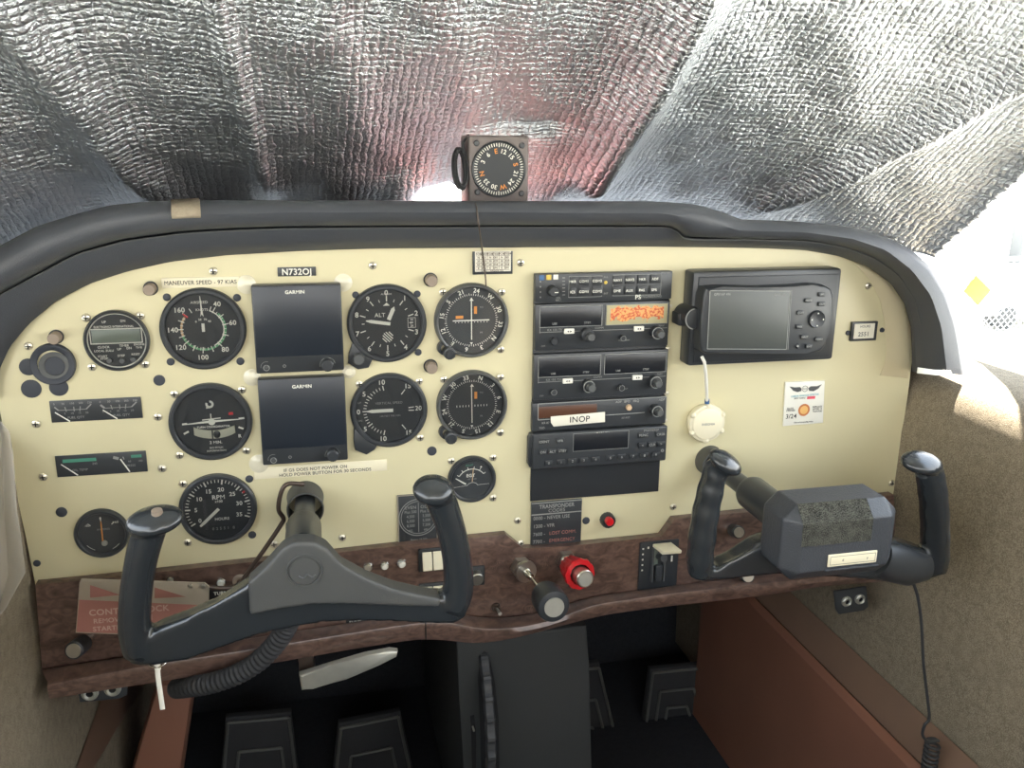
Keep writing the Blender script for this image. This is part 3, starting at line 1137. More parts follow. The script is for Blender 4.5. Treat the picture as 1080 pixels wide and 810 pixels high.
# ------------------------------------------------------------------ radio stack
rack = thing('radio_rack', 'flat black rack plate behind the radios, bare below the transponder', 'rack', (.31, 0, G(628, 525)[1]))
x0, x1, z0, z1 = box4([(563.5, 290), (706, 286), (697, 517.5), (559, 529)], -.002)
MB().box(x0, x1 - .001, -.003, 0, z0, z1, .0006).build('rack_plate', M['black'], rack)
q = PM()
for a, b in ((707.5, 323), (705, 368), (703.5, 415), (702, 444)):
    q.pbox(a - .5, b, 5, 3, -.0045, -.001, .0004)
q.build('bright_clip', M['screw'], rack)
SL = -.007        # fascia plane


def fascia(name, label, c, cat='radio', YF=-.009, m='bezel', bev=.0012, right=0):
    x0, x1, z0, z1 = box4(c, YF)
    t = thing(name, label, cat, ((x0 + x1) / 2, 0, z0))
    MB().box(x0, x1, YF, -.002, z0, z1, bev).build('fascia', M[m], t)
    return t, x0, x1, z0, z1


# audio panel
Y = -.011
t, x0, x1, z0, z1 = fascia('audio_selector_panel', 'dark audio panel with two rows of small lettered keys, top of the radio stack', [(564.5, 290), (709.5, 285), (708.5, 314.5), (564.5, 320)], YF=Y)
keys = [('MKR', 604.5, 297.0, 7), ('COM1', 616.5, 296.6, 11), ('COM2', 630.5, 296.2, 11), ('NAV1', 652, 295.5, 11), ('NAV2', 665, 295.0, 11), ('MKR', 678, 294.6, 11), ('ADF', 691.5, 294.2, 11),
        ('ICS', 604.5, 308.0, 7), ('COM1', 616.5, 307.6, 11), ('COM2', 630.5, 307.2, 11), ('DME', 651.5, 306.8, 11), ('AUX', 664.5, 306.5, 11), ('PAS', 677.5, 306, 11), ('SPR', 690.5, 305.6, 11)]
q, w = PM(), PM()
for s_, a, b, wd in keys:
    q.pbox(a, b, wd, 9, Y - .0015, Y, .0005)
    w.pt(s_, a - .5, b, 2.6, Y - .0017, True)
q.build('selector_key', M['black'], t)
w.pt('PS', 673, 313.2, 4.6, Y - .0003, True)
w.build('key_lettering', M['white'], t, 0)
w = PM()
w.pt('ENGINEERING', 687, 312.6, 2.4, Y - .0003)
w.pt('PMA7000', 702, 287.6, 1.6, Y - .0003)
w.pt('ALL', 639, 292, 2, Y - .0003)
w.pt('INT', 639, 309.5, 2, Y - .0003)
for k in range(6):
    w.pr(594.5, 293 + k * 3.6, 3, .7, Y - .0003)
w.pfr(617.5, 302.3, 37, 22.5, .5, Y - .0002)
w.pfr(672, 300.5, 54, 22.5, .5, Y - .0002)
w.pt('VOL', 589, 314, 1.8, Y - .0003)
w.pt('EJECT', 589, 316.5, 1.6, Y - .0003)
for k in range(4):
    w.pr(570, 297 + k * 5.5, 1.2, 1.6, Y - .0003)
w.build('small_lettering', M['dim'], t, 0)
PM().pbox(571.5, 293, 5.5, 5.5, Y - .001, Y).build('blue_lamp', M['blue'], t)
PM().pbox(579, 292.6, 5.5, 5.5, Y - .001, Y).build('amber_lamp', M['yellow'], t)
PM().pbox(586.3, 292.2, 5.5, 5.5, Y - .001, Y).build('white_lamp', M['whitep'], t)
x, z = G(638.8, 298, Y)
MB().lathe(x, z, [(0, Y - .001), (.0015, Y - .001), (.002, Y)], 16).build('lamp', M['yellow'], t)
x, z = G(582, 306.5, Y)
MB().lathe(x, z, [(0, Y - .010), (.0046, Y - .010), (.0056, Y - .009), (.0062, Y)], 30, 15, .0003).build('volume_knob', M['black'], t)
x, z = G(587, 308.5, Y - .010)
MB().box(x - .002, x + .002, Y - .0103, Y - .0098, z - .0004, z + .0004).build('knob_mark', M['white'], t)


def knob(t, px, py, rpx, Y, depth, m='black', ring=True, inner=0, off=(0, 0), name='knob'):
    x, z = G(px, py, Y - depth)
    k = msc(px, py)
    r = rpx * k
    prof = [(0, Y - depth), (r * .82, Y - depth), (r, Y - depth + .001), (r * 1.02, Y)]
    o = MB().lathe(x, z, prof, 36, 18, r * .04).build(name, M[m], t)
    if ring:
        MB().arc(0, 360, r * .84, r * .98, Y - depth - .0002, x, z, 10).build('knob_rim', M['dim'], o, 0)
    if inner:
        ri = inner * k
        x2, z2 = G(px + off[0], py + off[1], Y - depth - .007)
        MB().lathe((x + x2) / 2, (z + z2) / 2, [(0, Y - depth - .007), (ri * .85, Y - depth - .007), (ri, Y - depth - .006), (ri, Y - depth)], 30, 15, ri * .05).build('inner_knob', M['greybez'], o)
    return o


# two nav/com radios
def navcom(label, top, right_open, lamps, cut=None):
    Y = -.010
    (tl, tr, br, bl) = top
    t, x0, x1, z0, z1 = fascia('nav_com_radio', label, top, YF=Y)
    H = z1 - z0
    W = x1 - x0
    YL = Y - .0008
    w = MB()
    w.frame(x0 + W * .03, x0 + W * .49, z1 - H * .50, z1 - H * .05, .0007, YL)
    w.frame(x0 + W * .515, x0 + W * .985, z1 - H * .50, z1 - H * .05, .0007, YL)
    w.line(x0 + W * .03, z1 - H * .60, x1 - W * .015, z1 - H * .60, .0006, YL)
    w.line(x0 + W * .034, z1 - H * .50, x0 + W * .034, z1 - H * .62, .0006, YL)
    w.build('outline_marking', M['dim'], t, 0)
    w = MB()
    w.text('KX 155 TSO', x0 + W * .15, z1 - H * .555, .0024, YL)
    w.text('COMM', x0 + W * .47, z1 - H * .545, .0022, YL)
    w.text('NAV', x0 + W * .94, z1 - H * .545, .0022, YL)
    w.text('OFF', x0 + W * .06, z0 + H * .10, .0018, YL)
    w.text('PULL IDENT', x0 + W * .66, z0 + H * .16, .0016, YL)
    w.build('small_lettering', M['dim'], t, 0)
    MB().box(x0 + W * .037, x0 + W * .483, YL - .0003, Y, z1 - H * .488, z1 - H * .064, .0002).build('com_display', M['gloss'], t)
    if right_open:
        MB().box(x0 + W * .522, x0 + W * .978, YL - .0003, Y, z1 - H * .488, z1 - H * .064, .0002).build('nav_display', M['dispworn'], t)
    else:
        MB().box(x0 + W * .522, x0 + W * .978, YL - .0003, Y, z1 - H * .488, z1 - H * .064, .0002).build('nav_display', M['gloss'], t)
    w = MB()
    for fx, s_ in ((.14, 'USE'), (.38, 'STBY')) + (() if right_open else ((.62, 'USE'), (.83, 'STBY'))):
        w.text(s_, x0 + W * fx, z1 - H * .42, .0022, YL - .0006, bold=True)
    w.build('display_lettering', M['dim'], t, 0)
    for fx in (.245, .765):
        k = MB().box(x0 + W * (fx - .037), x0 + W * (fx + .037), Y - .0035, Y, z1 - H * .645, z1 - H * .535, .0008).build('transfer_key', M['whitep'], t)
        m_ = MB()
        cx, cz = x0 + W * fx, z1 - H * .59
        m_.flat([(cx - .0026, cz), (cx - .0006, cz + .0012), (cx - .0006, cz - .0012)], Y - .0037)
        m_.flat([(cx + .0026, cz), (cx + .0006, cz + .0012), (cx + .0006, cz - .0012)], Y - .0037)
        m_.build('arrow_mark', M['black'], k, 0)
    return t, x0, x1, z0, z1


def dispworn():
    m = mat('worn_orange_display', (214, 196, 150), .6, var=.05)
    nt = m.node_tree
    b = nt.nodes['Principled BSDF']
    tc = nt.nodes.new('ShaderNodeTexCoord')
    sp = nt.nodes.new('ShaderNodeSeparateXYZ')
    nt.links.new(tc.outputs['Generated'], sp.inputs[0])
    nz = nt.nodes.new('ShaderNodeTexNoise')
    nz.inputs['Scale'].default_value = 170
    nz.inputs['Detail'].default_value = 6
    nt.links.new(tc.outputs['Object'], nz.inputs['Vector'])
    # the delaminated orange patch: upper part, fraying towards its lower edge

    def mth(op, a, b_=None, c=None):
        n = nt.nodes.new('ShaderNodeMath')
        n.operation = op
        for i, v in enumerate((a, b_, c)):
            if v is None:
                continue
            if isinstance(v, (int, float)):
                n.inputs[i].default_value = v
            else:
                nt.links.new(v, n.inputs[i])
        return n.outputs[0]
    g = mth('SUBTRACT', sp.outputs['Z'], .58)
    g = mth('ABSOLUTE', g)
    e = mth('MULTIPLY_ADD', nz.outputs['Fac'], .9, -.13)
    inside = mth('GREATER_THAN', e, g)
    ex = mth('ABSOLUTE', mth('SUBTRACT', sp.outputs['X'], .5))
    inside = mth('MULTIPLY', inside, mth('LESS_THAN', ex, .44))
    n2 = nt.nodes.new('ShaderNodeTexNoise')
    n2.inputs['Scale'].default_value = 420
    nt.links.new(tc.outputs['Object'], n2.inputs['Vector'])
    cr = nt.nodes.new('ShaderNodeValToRGB')
    cr.color_ramp.elements[0].position = .42
    cr.color_ramp.elements[0].color = lin((200, 96, 62)) + (1,)
    cr.color_ramp.elements[1].position = .55
    cr.color_ramp.elements[1].color = lin((232, 168, 104)) + (1,)
    nt.links.new(n2.outputs['Fac'], cr.inputs[0])
    mx = nt.nodes.new('ShaderNodeMix')
    mx.data_type = 'RGBA'
    nt.links.new(inside, mx.inputs[0])
    mx.inputs[6].default_value = lin((176, 168, 132)) + (1,)
    nt.links.new(cr.outputs[0], mx.inputs[7])
    nt.links.new(mx.outputs[2], b.inputs['Base Color'])
    return m


M['dispworn'] = dispworn()
t, *_ = navcom('nav com radio whose right display is peeling orange and cream, under the audio panel', [(565, 321.5), (706.5, 316.5), (705, 364), (563.5, 370.5)], True, 0)
Y = -.010
knob(t, 585, 360.5, 4, Y, .006, ring=False, name='volume_knob')
knob(t, 620.5, 354, 7, Y, .009, ring=False, inner=4.2, off=(5, 3), name='tuning_knob')
knob(t, 657.5, 357, 3, Y, .006, name='volume_knob')
knob(t, 694, 351.5, 6.5, Y, .009, inner=4.2, off=(5, 2), name='tuning_knob')
t, *_ = navcom('nav com radio with two dark displays, in the middle of the stack', [(563.5, 374), (705, 368.5), (703, 415), (562, 422.5)], False, 0)
knob(t, 584.5, 414, 3.2, Y, .006, name='volume_knob')
knob(t, 621.5, 408, 6.5, Y, .009, inner=4.4, off=(4, 2.5), name='tuning_knob')
knob(t, 656, 409.5, 3.2, Y, .006, name='volume_knob')
knob(t, 692, 403.5, 6.5, Y, .009, inner=4.2, off=(4, 2), name='tuning_knob')

# ADF receiver
t, x0, x1, z0, z1 = fascia('direction_finder_radio', 'slim radio with brown display under the INOP sticker', [(562, 425), (703.5, 418.5), (702, 446), (560.5, 456)], YF=Y)
q = PM()
YL = Y - .0006
q.pl(567.5, 426, 703, 418.5, .9, YL)
q.pl(567.5, 426, 567.5, 443, .9, YL)
q.pl(567.5, 443, 680, 435, .9, YL)
q.pl(703, 418.5, 702, 443, .9, YL)
q.build('outline_marking', M['dim'], t, 0)
q = PM()
q.pt('ADF', 652.5, 423.8, 2.4, YL, True)
q.pt('BFO', 661.5, 423.3, 2.4, YL, True)
q.pt('FRQ', 671, 422.8, 2.4, YL, True)
q.pt('ADF', 698, 421.4, 2.4, YL, True)
q.pt('KR 87', 575.5, 446, 2.2, YL, True)
q.pt('TSO', 571.5, 451.5, 2.2, YL, True)
q.pt('SET/RST', 660, 440.5, 1.8, YL)
q.build('small_lettering', M['dim'], t, 0)
PM().pbox(599, 433.6, 64, 12.5, Y - .0010, Y, .0003).build('brown_display', M['brownd'], t)
x, z = G(663, 429.5, Y)
MB().lathe(x, z, [(0, Y - .003), (.003, Y - .003), (.0036, Y)], 20).build('white_button', M['tan'], t)
knob(t, 693.5, 434, 6, Y, .009, inner=3.8, off=(4, 2), name='tuning_knob')

st = PM()
x0, x1, z0, z1 = 0, 0, 0, 0
pts = [(581, 439.5), (638, 434.5), (638, 445), (584, 449.8), (581, 446)]
st.prism([G(a, b, -.013) for a, b in pts], -.0135, -.0122, .0002)
o = thing('paper_sticker', 'white paper strip reading INOP stuck across the slim radio', 'sticker', (G(610, 442, -.013)[0], -.0122, G(610, 449, -.013)[1]))
st.build('strip', M['paper'], o)
PM().pt('INOP', 611.5, 442, 6.4, -.0137, rot=0).build('lettering', M['dark'], o, 0)

# transponder
Y = -.013
x0, x1, z0, z1 = box4([(563.5, 460), (705, 447), (702, 487), (560, 495)], Y)
t = thing('transponder', 'black transponder with numbered keys, lowest unit of the radio stack', 'transponder', ((x0 + x1) / 2, 0, z0))
q = MB()
q.box(x0, x1, Y, -.002, z0, z1, .002, 3)
q.prism([(x0 - .004, z0 + .006), (x0 - .002, z0 + .002), (x0 + .003, z0), (x0 + .003, z1), (x0 - .002, z1 - .001), (x0 - .004, z1 - .006)], Y + .004, -.002, .001)
q.build('fascia', M['bezel'], t)
PM().pbox(634, 465, 60, 18.5, Y - .0006, Y, .0003).build('display', M['gloss'], t)
YL = Y - .0004
q, w = PM(), PM()
for s_, a, b in (('IDENT', 574, 466), ('VFR', 591, 465), ('ON', 572.8, 477), ('ALT', 583, 476.5), ('STBY', 593.5, 475.5), ('FUNC', 679, 459), ('CRSR', 697, 458),
                 ('<', 678, 469.8), ('CLR', 688, 469), ('>', 697.5, 468.3),
                 ('0', 579, 488.5), ('1', 592, 487.6), ('2', 604, 486.4), ('3', 616, 485.4), ('4', 628.5, 484.6), ('5', 644, 483), ('6', 656, 482), ('7', 668, 481.2), ('8', 680, 480.5), ('9', 692, 479.6)):
    q.pbox(a, b, 9 if len(s_) < 4 else 11, 5.4, Y - .0018, Y, .0006)
    w.pt(s_, a, b, 2.6, Y - .0021, True)
q.build('key', M['black'], t)
w.build('key_lettering', M['dim'], t, 0)
q = PM()
q.pt('GARMIN', 635.5, 457, 2.6, YL, True)
q.build('maker_lettering', M['white'], t, 0)
q = PM()
q.pt('START/STOP', 687, 453.8, 2, YL, True)
q.pfr(634, 465, 61.5, 20, .4, YL)
x, z = G(698.5, 475, Y)
q.arc(0, 360, .0008, .0019, YL, x, z)
q.build('small_lettering', M['dim'], t, 0)

# ------------------------------------------------------------------ placards on the panel
def placard(name, label, c, Y=-.0014, m='bezel', cat='placard', th=.0014, bev=.0002):
    x0, x1, z0, z1 = box4(c, Y)
    t = thing(name, label, cat, ((x0 + x1) / 2, 0, z0))
    MB().box(x0, x1, Y, -.00005, z0, z1, bev).build('plate', M[m], t)
    return t, x0, x1, z0, z1


t, x0, x1, z0, z1 = placard('code_placard', 'black placard titled TRANSPONDER CODES with four code lines', [(560, 531.5), (613, 525.5), (613.5, 572), (560.5, 578)], Y=-.0035)
q = MB()
H = z1 - z0
W = x1 - x0
q.line(x0, z1 - .0008, x1, z1 - .0008, .0014, -.0037)
q.line(x0, z1 - H * .27, x1, z1 - H * .27, .0014, -.0037)
q.text('TRANSPONDER', x0 + W * .5, z1 - H * .10, .0046, -.0037, bold=True, sx=.86)
q.text('CODES', x0 + W * .5, z1 - H * .20, .0042, -.0037)
q.text('0000 - NEVER USE', x0 + W * .04, z1 - H * .35, .0042, -.0037, align='l', sx=.88)
q.text('1200 - VFR', x0 + W * .04, z1 - H * .53, .0042, -.0037, align='l', sx=.88)
q.text('7600 -', x0 + W * .04, z1 - H * .71, .0042, -.0037, align='l', sx=.88)
q.text('7700 -', x0 + W * .04, z1 - H * .88, .0042, -.0037, align='l', sx=.88)
q.build('lettering', M['dim'], t, 0)
q = MB()
q.text('LOST COMM.', x0 + W * .36, z1 - H * .71, .0042, -.0037, align='l', sx=.88)
q.text('EMERGENCY', x0 + W * .36, z1 - H * .88, .0042, -.0037, align='l', sx=.88)
q.build('reddish_lettering', M['lockred'], t, 0)

t, x0, x1, z0, z1 = placard('registration_placard', 'small black placard with the white registration N732OJ', [(292.5, 282), (333, 281.5), (333.5, 291), (293, 291.5)])
MB().text('N732OJ', (x0 + x1) / 2, (z0 + z1) / 2, .0062, -.0016, bold=True, sx=.95).build('lettering', M['white'], t, 0)

t, x0, x1, z0, z1 = placard('speed_placard', 'clear strip reading MANEUVER SPEED above the airspeed indicator', [(170, 293.5), (252, 291.5), (252.5, 302), (171, 304)], m='ivory', th=.0006)
MB().text('MANEUVER SPEED - 97 KIAS', (x0 + x1) / 2, (z0 + z1) / 2, .0040, -.0016, bold=False, sx=.92).build('lettering', M['dark'], t, 0)

t, x0, x1, z0, z1 = placard('instruction_placard', 'clear two line strip about the power button under the lower flight display', [(268, 492.5), (408, 486), (408.5, 496.5), (268, 505.5)], m='ivory', Y=-.0008)
q = PM()
q.pt('IF G5 DOES NOT POWER ON', 333, 494, 3.4, -.0010, sx=.98)
q.pt('HOLD POWER BUTTON FOR 30 SECONDS', 343.5, 498, 3.4, -.0010, sx=.98)
q.build('lettering', M['dark'], t, 0)

t, x0, x1, z0, z1 = placard('compass_correction_card', 'small framed compass correction card at the top centre of panel', [(499, 265.5), (540.5, 265), (541, 289), (498.5, 289.5)], Y=-.003)
MB().box(x0 + .0022, x1 - .0022, -.0036, -.0028, z0 + .003, z1 + .0005, .0001).build('card', M['paper'], t)
q = MB()
W, H = x1 - x0, z1 - z0
for j, (a, b) in enumerate((('FOR', 'STEER'), ('N', '001'), ('30', '029'), ('60', '058'), ('E', '091'))):
    for k in range(3):
        q.text(a, x0 + W * (.14 + k * .29), z1 - H * (.10 + j * .155), .0021, -.0038, bold=True)
        q.text(b, x0 + W * (.28 + k * .29), z1 - H * (.10 + j * .155), .0021, -.0038, bold=True)
for k in range(1, 6):
    q.line(x0 + W * (.07 + k * .145), z1 - H * .02, x0 + W * (.07 + k * .145), z0 + H * .22, .0004, -.0037)
for k in range(6):
    q.line(x0 + W * .08, z1 - H * (.025 + k * .155), x1 - W * .08, z1 - H * (.025 + k * .155), .0004, -.0037)
q.text('DATE     RADIOS ON', x0 + W * .48, z0 + H * .16, .0017, -.0038)
q.build('card_printing', M['rod'], t, 0)

t, x0, x1, z0, z1 = placard('altitude_placard', 'black square placard with EVEN and ODD cruising altitudes in a circle, behind left yoke', [(419, 523.5), (461, 519), (462, 570), (420, 573.5)], Y=-.002)
W, H = x1 - x0, z1 - z0
cx, cz = x0 + W * .52, z0 + H * .52
q = MB()
q.arc(0, 360, .0232 * .92, .0232 * .96, -.0022, cx, cz, 10)
q.arc(0, 360, .0232 * .82, .0232 * .85, -.0022, cx, cz, 10)
q.line(cx, cz - .018, cx, cz + .018, .0006, -.0022)
for s_, o_ in (('EVEN', -1), ('ODD', 1)):
    q.text(s_, cx + o_ * .0085, cz + .0125, .0036, -.0022)
for s_, j in (('Plus 500', 0), ('4,500', 1), ('6,500', 2), ('8,500', 3), ('etc.', 4)):
    q.text(s_, cx - .0088, cz + .0072 - j * .0055, .0033, -.0022, sx=.8)
for s_, j in (('Plus 500', 0), ('3,500', 1), ('5,500', 2), ('7,500', 3), ('etc.', 4)):
    q.text(s_, cx + .0088, cz + .0072 - j * .0055, .0033, -.0022, sx=.8)
q.text('Below 18,000', cx, z0 + .0035, .0022, -.0022)
q.build('lettering', M['dim'], t, 0)
MB().frame(x0, x1, z0, z1, .0012, -.0022).build('border', M['lockmetal'], t, 0)

# CO detector card
Y = -.002
P = [G(a, b, Y) for a, b in ((828.5, 403), (870, 401.5), (868, 446), (826, 449.5))]
cxm = sum(p[0] for p in P) / 4
czm = sum(p[1] for p in P) / 4
t = thing('detector_card', 'white card with winged emblem and orange spot, carbon monoxide detector stuck on panel', 'card', (cxm, 0, min(p[1] for p in P)))
MB().prism(P[::-1], Y, -.0001, .0003).build('card', M['whitep'], t)
PW = [G(a, b, Y) for a, b in ((824, 448), (868, 446))]
q = PM()
YL = Y - .0003
q.pt('CARBON MONOXIDE DETECTOR', 849, 417, 1.9, YL, True, rot=.03, sx=.75)
q.build('blue_lettering', M['cyan'], t, 0)
q = PM()
q.pr(855.5, 419.4, 9.5, 3, YL)
q.build('red_label', M['pink'], t, 0)
q = PM()
q.pt('SPOT TURNS', 843.5, 420, 1.5, YL, True)
q.pt('DATE', 833.5, 431, 2, YL, True)
q.pt('OPENED', 834, 433, 1.8, YL, True)
q.pt('3/24', 834.5, 439, 4.8, YL)
q.pt('REPLACE', 862, 429, 1.8, YL, True)
q.pt('AFTER 12', 862, 431.4, 1.8, YL, True)
q.pt('MONTHS', 862, 433.8, 1.8, YL, True)
q.pt('Cabin environment safety product', 847.5, 445, 1.5, YL, True, sx=.7)
q.build('black_lettering', M['dark'], t, 0)
q = PM()
lw = [(832.5, 407.5), (838, 408.6), (844, 408.2), (845.5, 410), (845, 412.5), (841, 413.6), (836.5, 412)]
rw = [(867, 405.2), (862, 407.2), (855, 407.4), (852.5, 409.5), (853.5, 412.2), (858, 412.6), (863, 410)]
q.flat([G(a, b, YL) for a, b in lw], YL)
q.flat([G(a, b, YL) for a, b in rw], YL)
x, z = G(849, 410, YL)
q.arc(0, 360, .0032, .0038, YL, x, z)
q.text('AOA', x, z, .0016, YL, bold=True)
q.build('winged_emblem', M['greybez'], t, 0)
x, z = G(848, 432.4, YL)
MB().arc(0, 360, .0052, .0076, YL, x, z, 8).build('orange_ring', M['orange2'], t, 0)
MB().disc(x, z, .0053, YL, 24).build('sensor_spot', M['peach'], t, 0)

# hour meter
t, x0, x1, z0, z1 = placard('hour_meter', 'small rectangular hour meter with grey counter window near the right end of panel', [(899.5, 340), (926, 339), (924, 359), (897, 360)], Y=-.004, cat='meter')
MB().box(x0 + .003, x1 - .004, -.0046, -.0038, z0 + .003, z1 - .002, .0002).build('counter_window', M['paper'], t)
q = MB()
q.text('HOURS', (x0 + x1) / 2, z1 - .0052, .0028, -.0048, bold=True)
q.text('2551', (x0 + x1) / 2 - .001, z0 + .0085, .0050, -.0048, bold=True)
q.build('counter_digits', M['greybez'], t, 0)
for a, b in ((894, 351), (930, 348)):
    x, z = G(a, b)
    MB().lathe(x, z, [(0, -.002), (.0026, -.002), (.0030, 0)], 20).build('mounting_screw', M['darkdisc'], t)

# red push button
x, z = G(640, 547.5, 0)
t = thing('push_button', 'red push button in a black ring under the radio stack', 'button', (x, 0, z))
MB().lathe(x, z, [(.004, -.009), (.0075, -.009), (.0088, -.007), (.0092, 0)], 32, 16, .0004).build('ring', M['black'], t)
x2, z2 = G(643, 549.5, -.016)
MB().lathe((x + x2) / 2, (z + z2) / 2, [(0, -.015), (.0040, -.015), (.0048, -.014), (.0050, -.004)], 28).build('cap', M['redp'], t)
# ------------------------------------------------------------------ satellite navigator in its dock
Y = -.026
x0, x1, z0, z1 = box4([(731, 285), (887, 284.5), (879.5, 383.5), (726.5, 382)], Y)
t = thing('navigator_dock', 'big black rectangular dock plate holding the portable navigator, right of the radios', 'dock', ((x0 + x1) / 2, 0, z0))
q = MB()
q.box(x0, x1, Y, 0, z0, z1, .0035, 2)
q.build('housing', M['bezel'], t)
MB().box(x0 + .006, x1 - .006, Y - .0015, Y + .001, z0 + .004, z1 - .006, .001).build('inset_plate', M['black'], t)
x, z = G(731, 337, Y - .012)
q = MB()
q.lathe(x + .004, z, [(0, Y - .010), (.0105, Y - .009), (.0125, Y - .004), (.0125, -.004)], 32)
q.box(x - .010, x - .002, Y + .002, -.002, z - .010, z + .004, .002)
q.build('release_knob', M['black'], t)
MB().arc(-170, -10, .0108, .0120, Y - .0098, x + .004, z, 8).build('knob_rim', M['dim'], t, 0)
YN = -.046
opts = [(745, 304), (762, 302.5), (800, 303.5), (835, 302.5), (858, 300.5), (870, 301), (877, 305), (879.5, 314), (878, 332), (875, 350), (871, 365), (865, 371.5), (850, 373), (800, 373), (745, 373.5), (740, 371), (738.5, 364), (740, 335), (742, 312)]
P = [G(a, b, YN) for a, b in opts]
t = thing('portable_navigator', 'dark portable navigator with blank screen and round direction pad, clipped in its dock', 'navigator', (sum(p[0] for p in P) / len(P), Y, min(p[1] for p in P)))
MB().prism(P, YN, Y, .003, 3).build('body', M['bezel'], t)
YL = YN - .0008
sc_ = [G(a, b, YN) for a, b in ((749, 306.5), (833.5, 307), (829.5, 368.5), (746, 368))]
MB().prism(sc_, YN - .0006, YN + .001, .0002).build('screen', M['navscreen'], t)
q = PM()
cs = [(749, 306.5), (833.5, 307), (829.5, 368.5), (746, 368)]
for i in range(4):
    q.pl(*cs[i], *cs[(i + 1) % 4], .8, YL)
q.pl(*(835, 306), *(831, 369), .6, YL)
q.build('screen_edge_line', M['dim'], t, 0)
q = PM()
q.pt('GPSMAP 496', 762, 310.3, 2.6, YL - .0002, True, sx=.9)
q.pt('GARMIN', 823, 310.3, 2.4, YL - .0002, True)
q.build('maker_lettering', M['dim'], t, 0)
q, w = PM(), PM()
for s_, a, b in (('IN', 867, 310.5), ('OUT', 867, 320.8), ('PAGE', 853, 317), ('QUIT', 844.5, 330), ('NRST', 849, 355.5), ('MENU', 864, 358), ('ENT', 853.7, 365.5), ('WX', 843.6, 344.7)):
    q.pbox(a, b, 8, 4.6, YN - .0018, YN, .0008)
    w.pt(s_, a, b, 2.1, YN - .0020, True)
x, z = G(841.5, 365, YN)
q.lathe(x, z, [(0, YN - .0018), (.002, YN - .0018), (.003, YN)], 20)
q.build('key', M['black'], t)
w.pd(841.5, 365, 1.3, YN - .002)
w.build('key_lettering', M['dim'], t, 0)
x, z = G(861, 336.6, YN)
MB().lathe(x, z, [(0, YN - .0012), (.006, YN - .0016), (.0092, YN - .0028), (.0100, YN - .001), (.0102, YN)], 36).build('direction_pad', M['black'], t)
q = MB()
for a in (0, 90, 180, 270):
    s_, c_ = math.sin(math.radians(a)), math.cos(math.radians(a))
    r = .0064
    q.flat([(x + (r + .0016) * s_, z + (r + .0016) * c_), (x + r * s_ - .0013 * c_, z + r * c_ + .0013 * s_), (x + r * s_ + .0013 * c_, z + r * c_ - .0013 * s_)], YN - .0030)
q.build('pad_arrow', M['white'], t, 0)

# white cable and disc
pa = [PY(740, 376, -.030), PY(743, 382, -.034), PY(744.5, 395, -.030), PY(745.3, 410, -.022), PY(745.7, 424, -.014)]
t = thing('round_puck', 'cream round disc with moulded lugs hanging on a white cord below the navigator dock', 'puck', (PY(746.5, 447, -.011).x, 0, PY(746.5, 447, -.011).z))
x, z = G(746.5, 447, -.011)
r = 20.5 * msc(746.5, 447, -.011)
MB().lathe(x, z, [(0, -.0125), (r * .78, -.0125), (r * .84, -.0118), (r * .88, -.0105), (r * .97, -.0100), (r, -.0085), (r, -.003), (r * .96, -.0002)], 56).build('disc', M['ivory'], t)
q = MB()
for a in (2, 62, 118, 180, 240, 300):
    aa = math.radians(a)
    q.ell((x + r * .93 * math.sin(aa), -.0088, z + r * .93 * math.cos(aa)), (.0036, .0042, .0036), None, 14)
q.build('lug', M['ivory'], t)
MB().text('INSIGNIA', x, z, .0026, -.0127, 0, True).build('lettering', M['dim'], t, 0)
q = MB()
q.tube(pa, .0019, 12)
q.build('cord', M['whitep'], t)
MB().tube([pa[-1] + Vector((0, 0, .0035)), pa[-1] + Vector((0, 0, -.002))], .0028, 16).build('blue_sleeve', M['blue'], t)

# ------------------------------------------------------------------ wood-look lower panel
YW = -.012
ft = [(37, 617), (100, 611), (200, 600), (355, 583), (445, 573), (534, 564), (552, 579), (600, 576), (698, 566), (711, 548), (790, 540), (943, 522)]
top = [PY(a, b, YW) for a, b in ft]


def poly_at(pl_, n, Y):
    """n points evenly spread along a seen polyline, on plane Y"""
    P = [PY(a, b, Y) for a, b in pl_]
    d = [0]
    for a, b in zip(P, P[1:]):
        d.append(d[-1] + (b - a).length)
    out = []
    for i in range(n):
        s_ = d[-1] * i / (n - 1)
        k = 0
        while k < len(P) - 2 and d[k + 1] < s_:
            k += 1
        f = (s_ - d[k]) / max(1e-9, d[k + 1] - d[k])
        out.append(P[k].lerp(P[k + 1], f))
    return out


def smooth_poly(P, it=3):
    for _ in range(it):
        P = [P[0]] + [(P[i - 1] + P[i] * 2 + P[i + 1]) / 4 for i in range(1, len(P) - 1)] + [P[-1]]
    return P


lowp = thing('lower_panel', 'brown burl wood lower panel with rolled lip running the full width under the cream panel', 'lower panel', (.2, 0, PY(500, 665).z))
facebot = [(44, 706), (150, 690), (290, 669), (400, 652), (450, 645), (478, 645), (500, 651), (530, 652), (560, 648), (590, 640), (625, 629), (700, 619), (800, 607), (860, 599), (947, 590)]
crest = [(50, 722), (150, 703), (290, 681), (400, 663), (450, 656), (478, 656.5), (500, 663), (530, 663.5), (560, 660), (590, 652), (625, 638), (700, 627), (800, 616), (860, 610), (947, 600)]
bott = [(52, 737), (130, 725), (200, 714), (290, 699), (370, 685), (440, 674), (470, 675), (500, 679), (530, 676), (560, 669), (600, 658), (640, 648), (700, 640), (800, 629), (870, 618), (947, 612)]
N = 90
r0 = smooth_poly(poly_at(facebot, N, YW), 2)
r1 = smooth_poly(poly_at(facebot, N, YW - .006), 2)
r2 = smooth_poly(poly_at([(a, b + 1.5) for a, b in facebot], N, YW - .014), 2)
rc = smooth_poly(poly_at([(a, b - 3) for a, b in crest], N, YW - .026), 2)
rd = smooth_poly(poly_at(crest, N, YW - .032), 2)
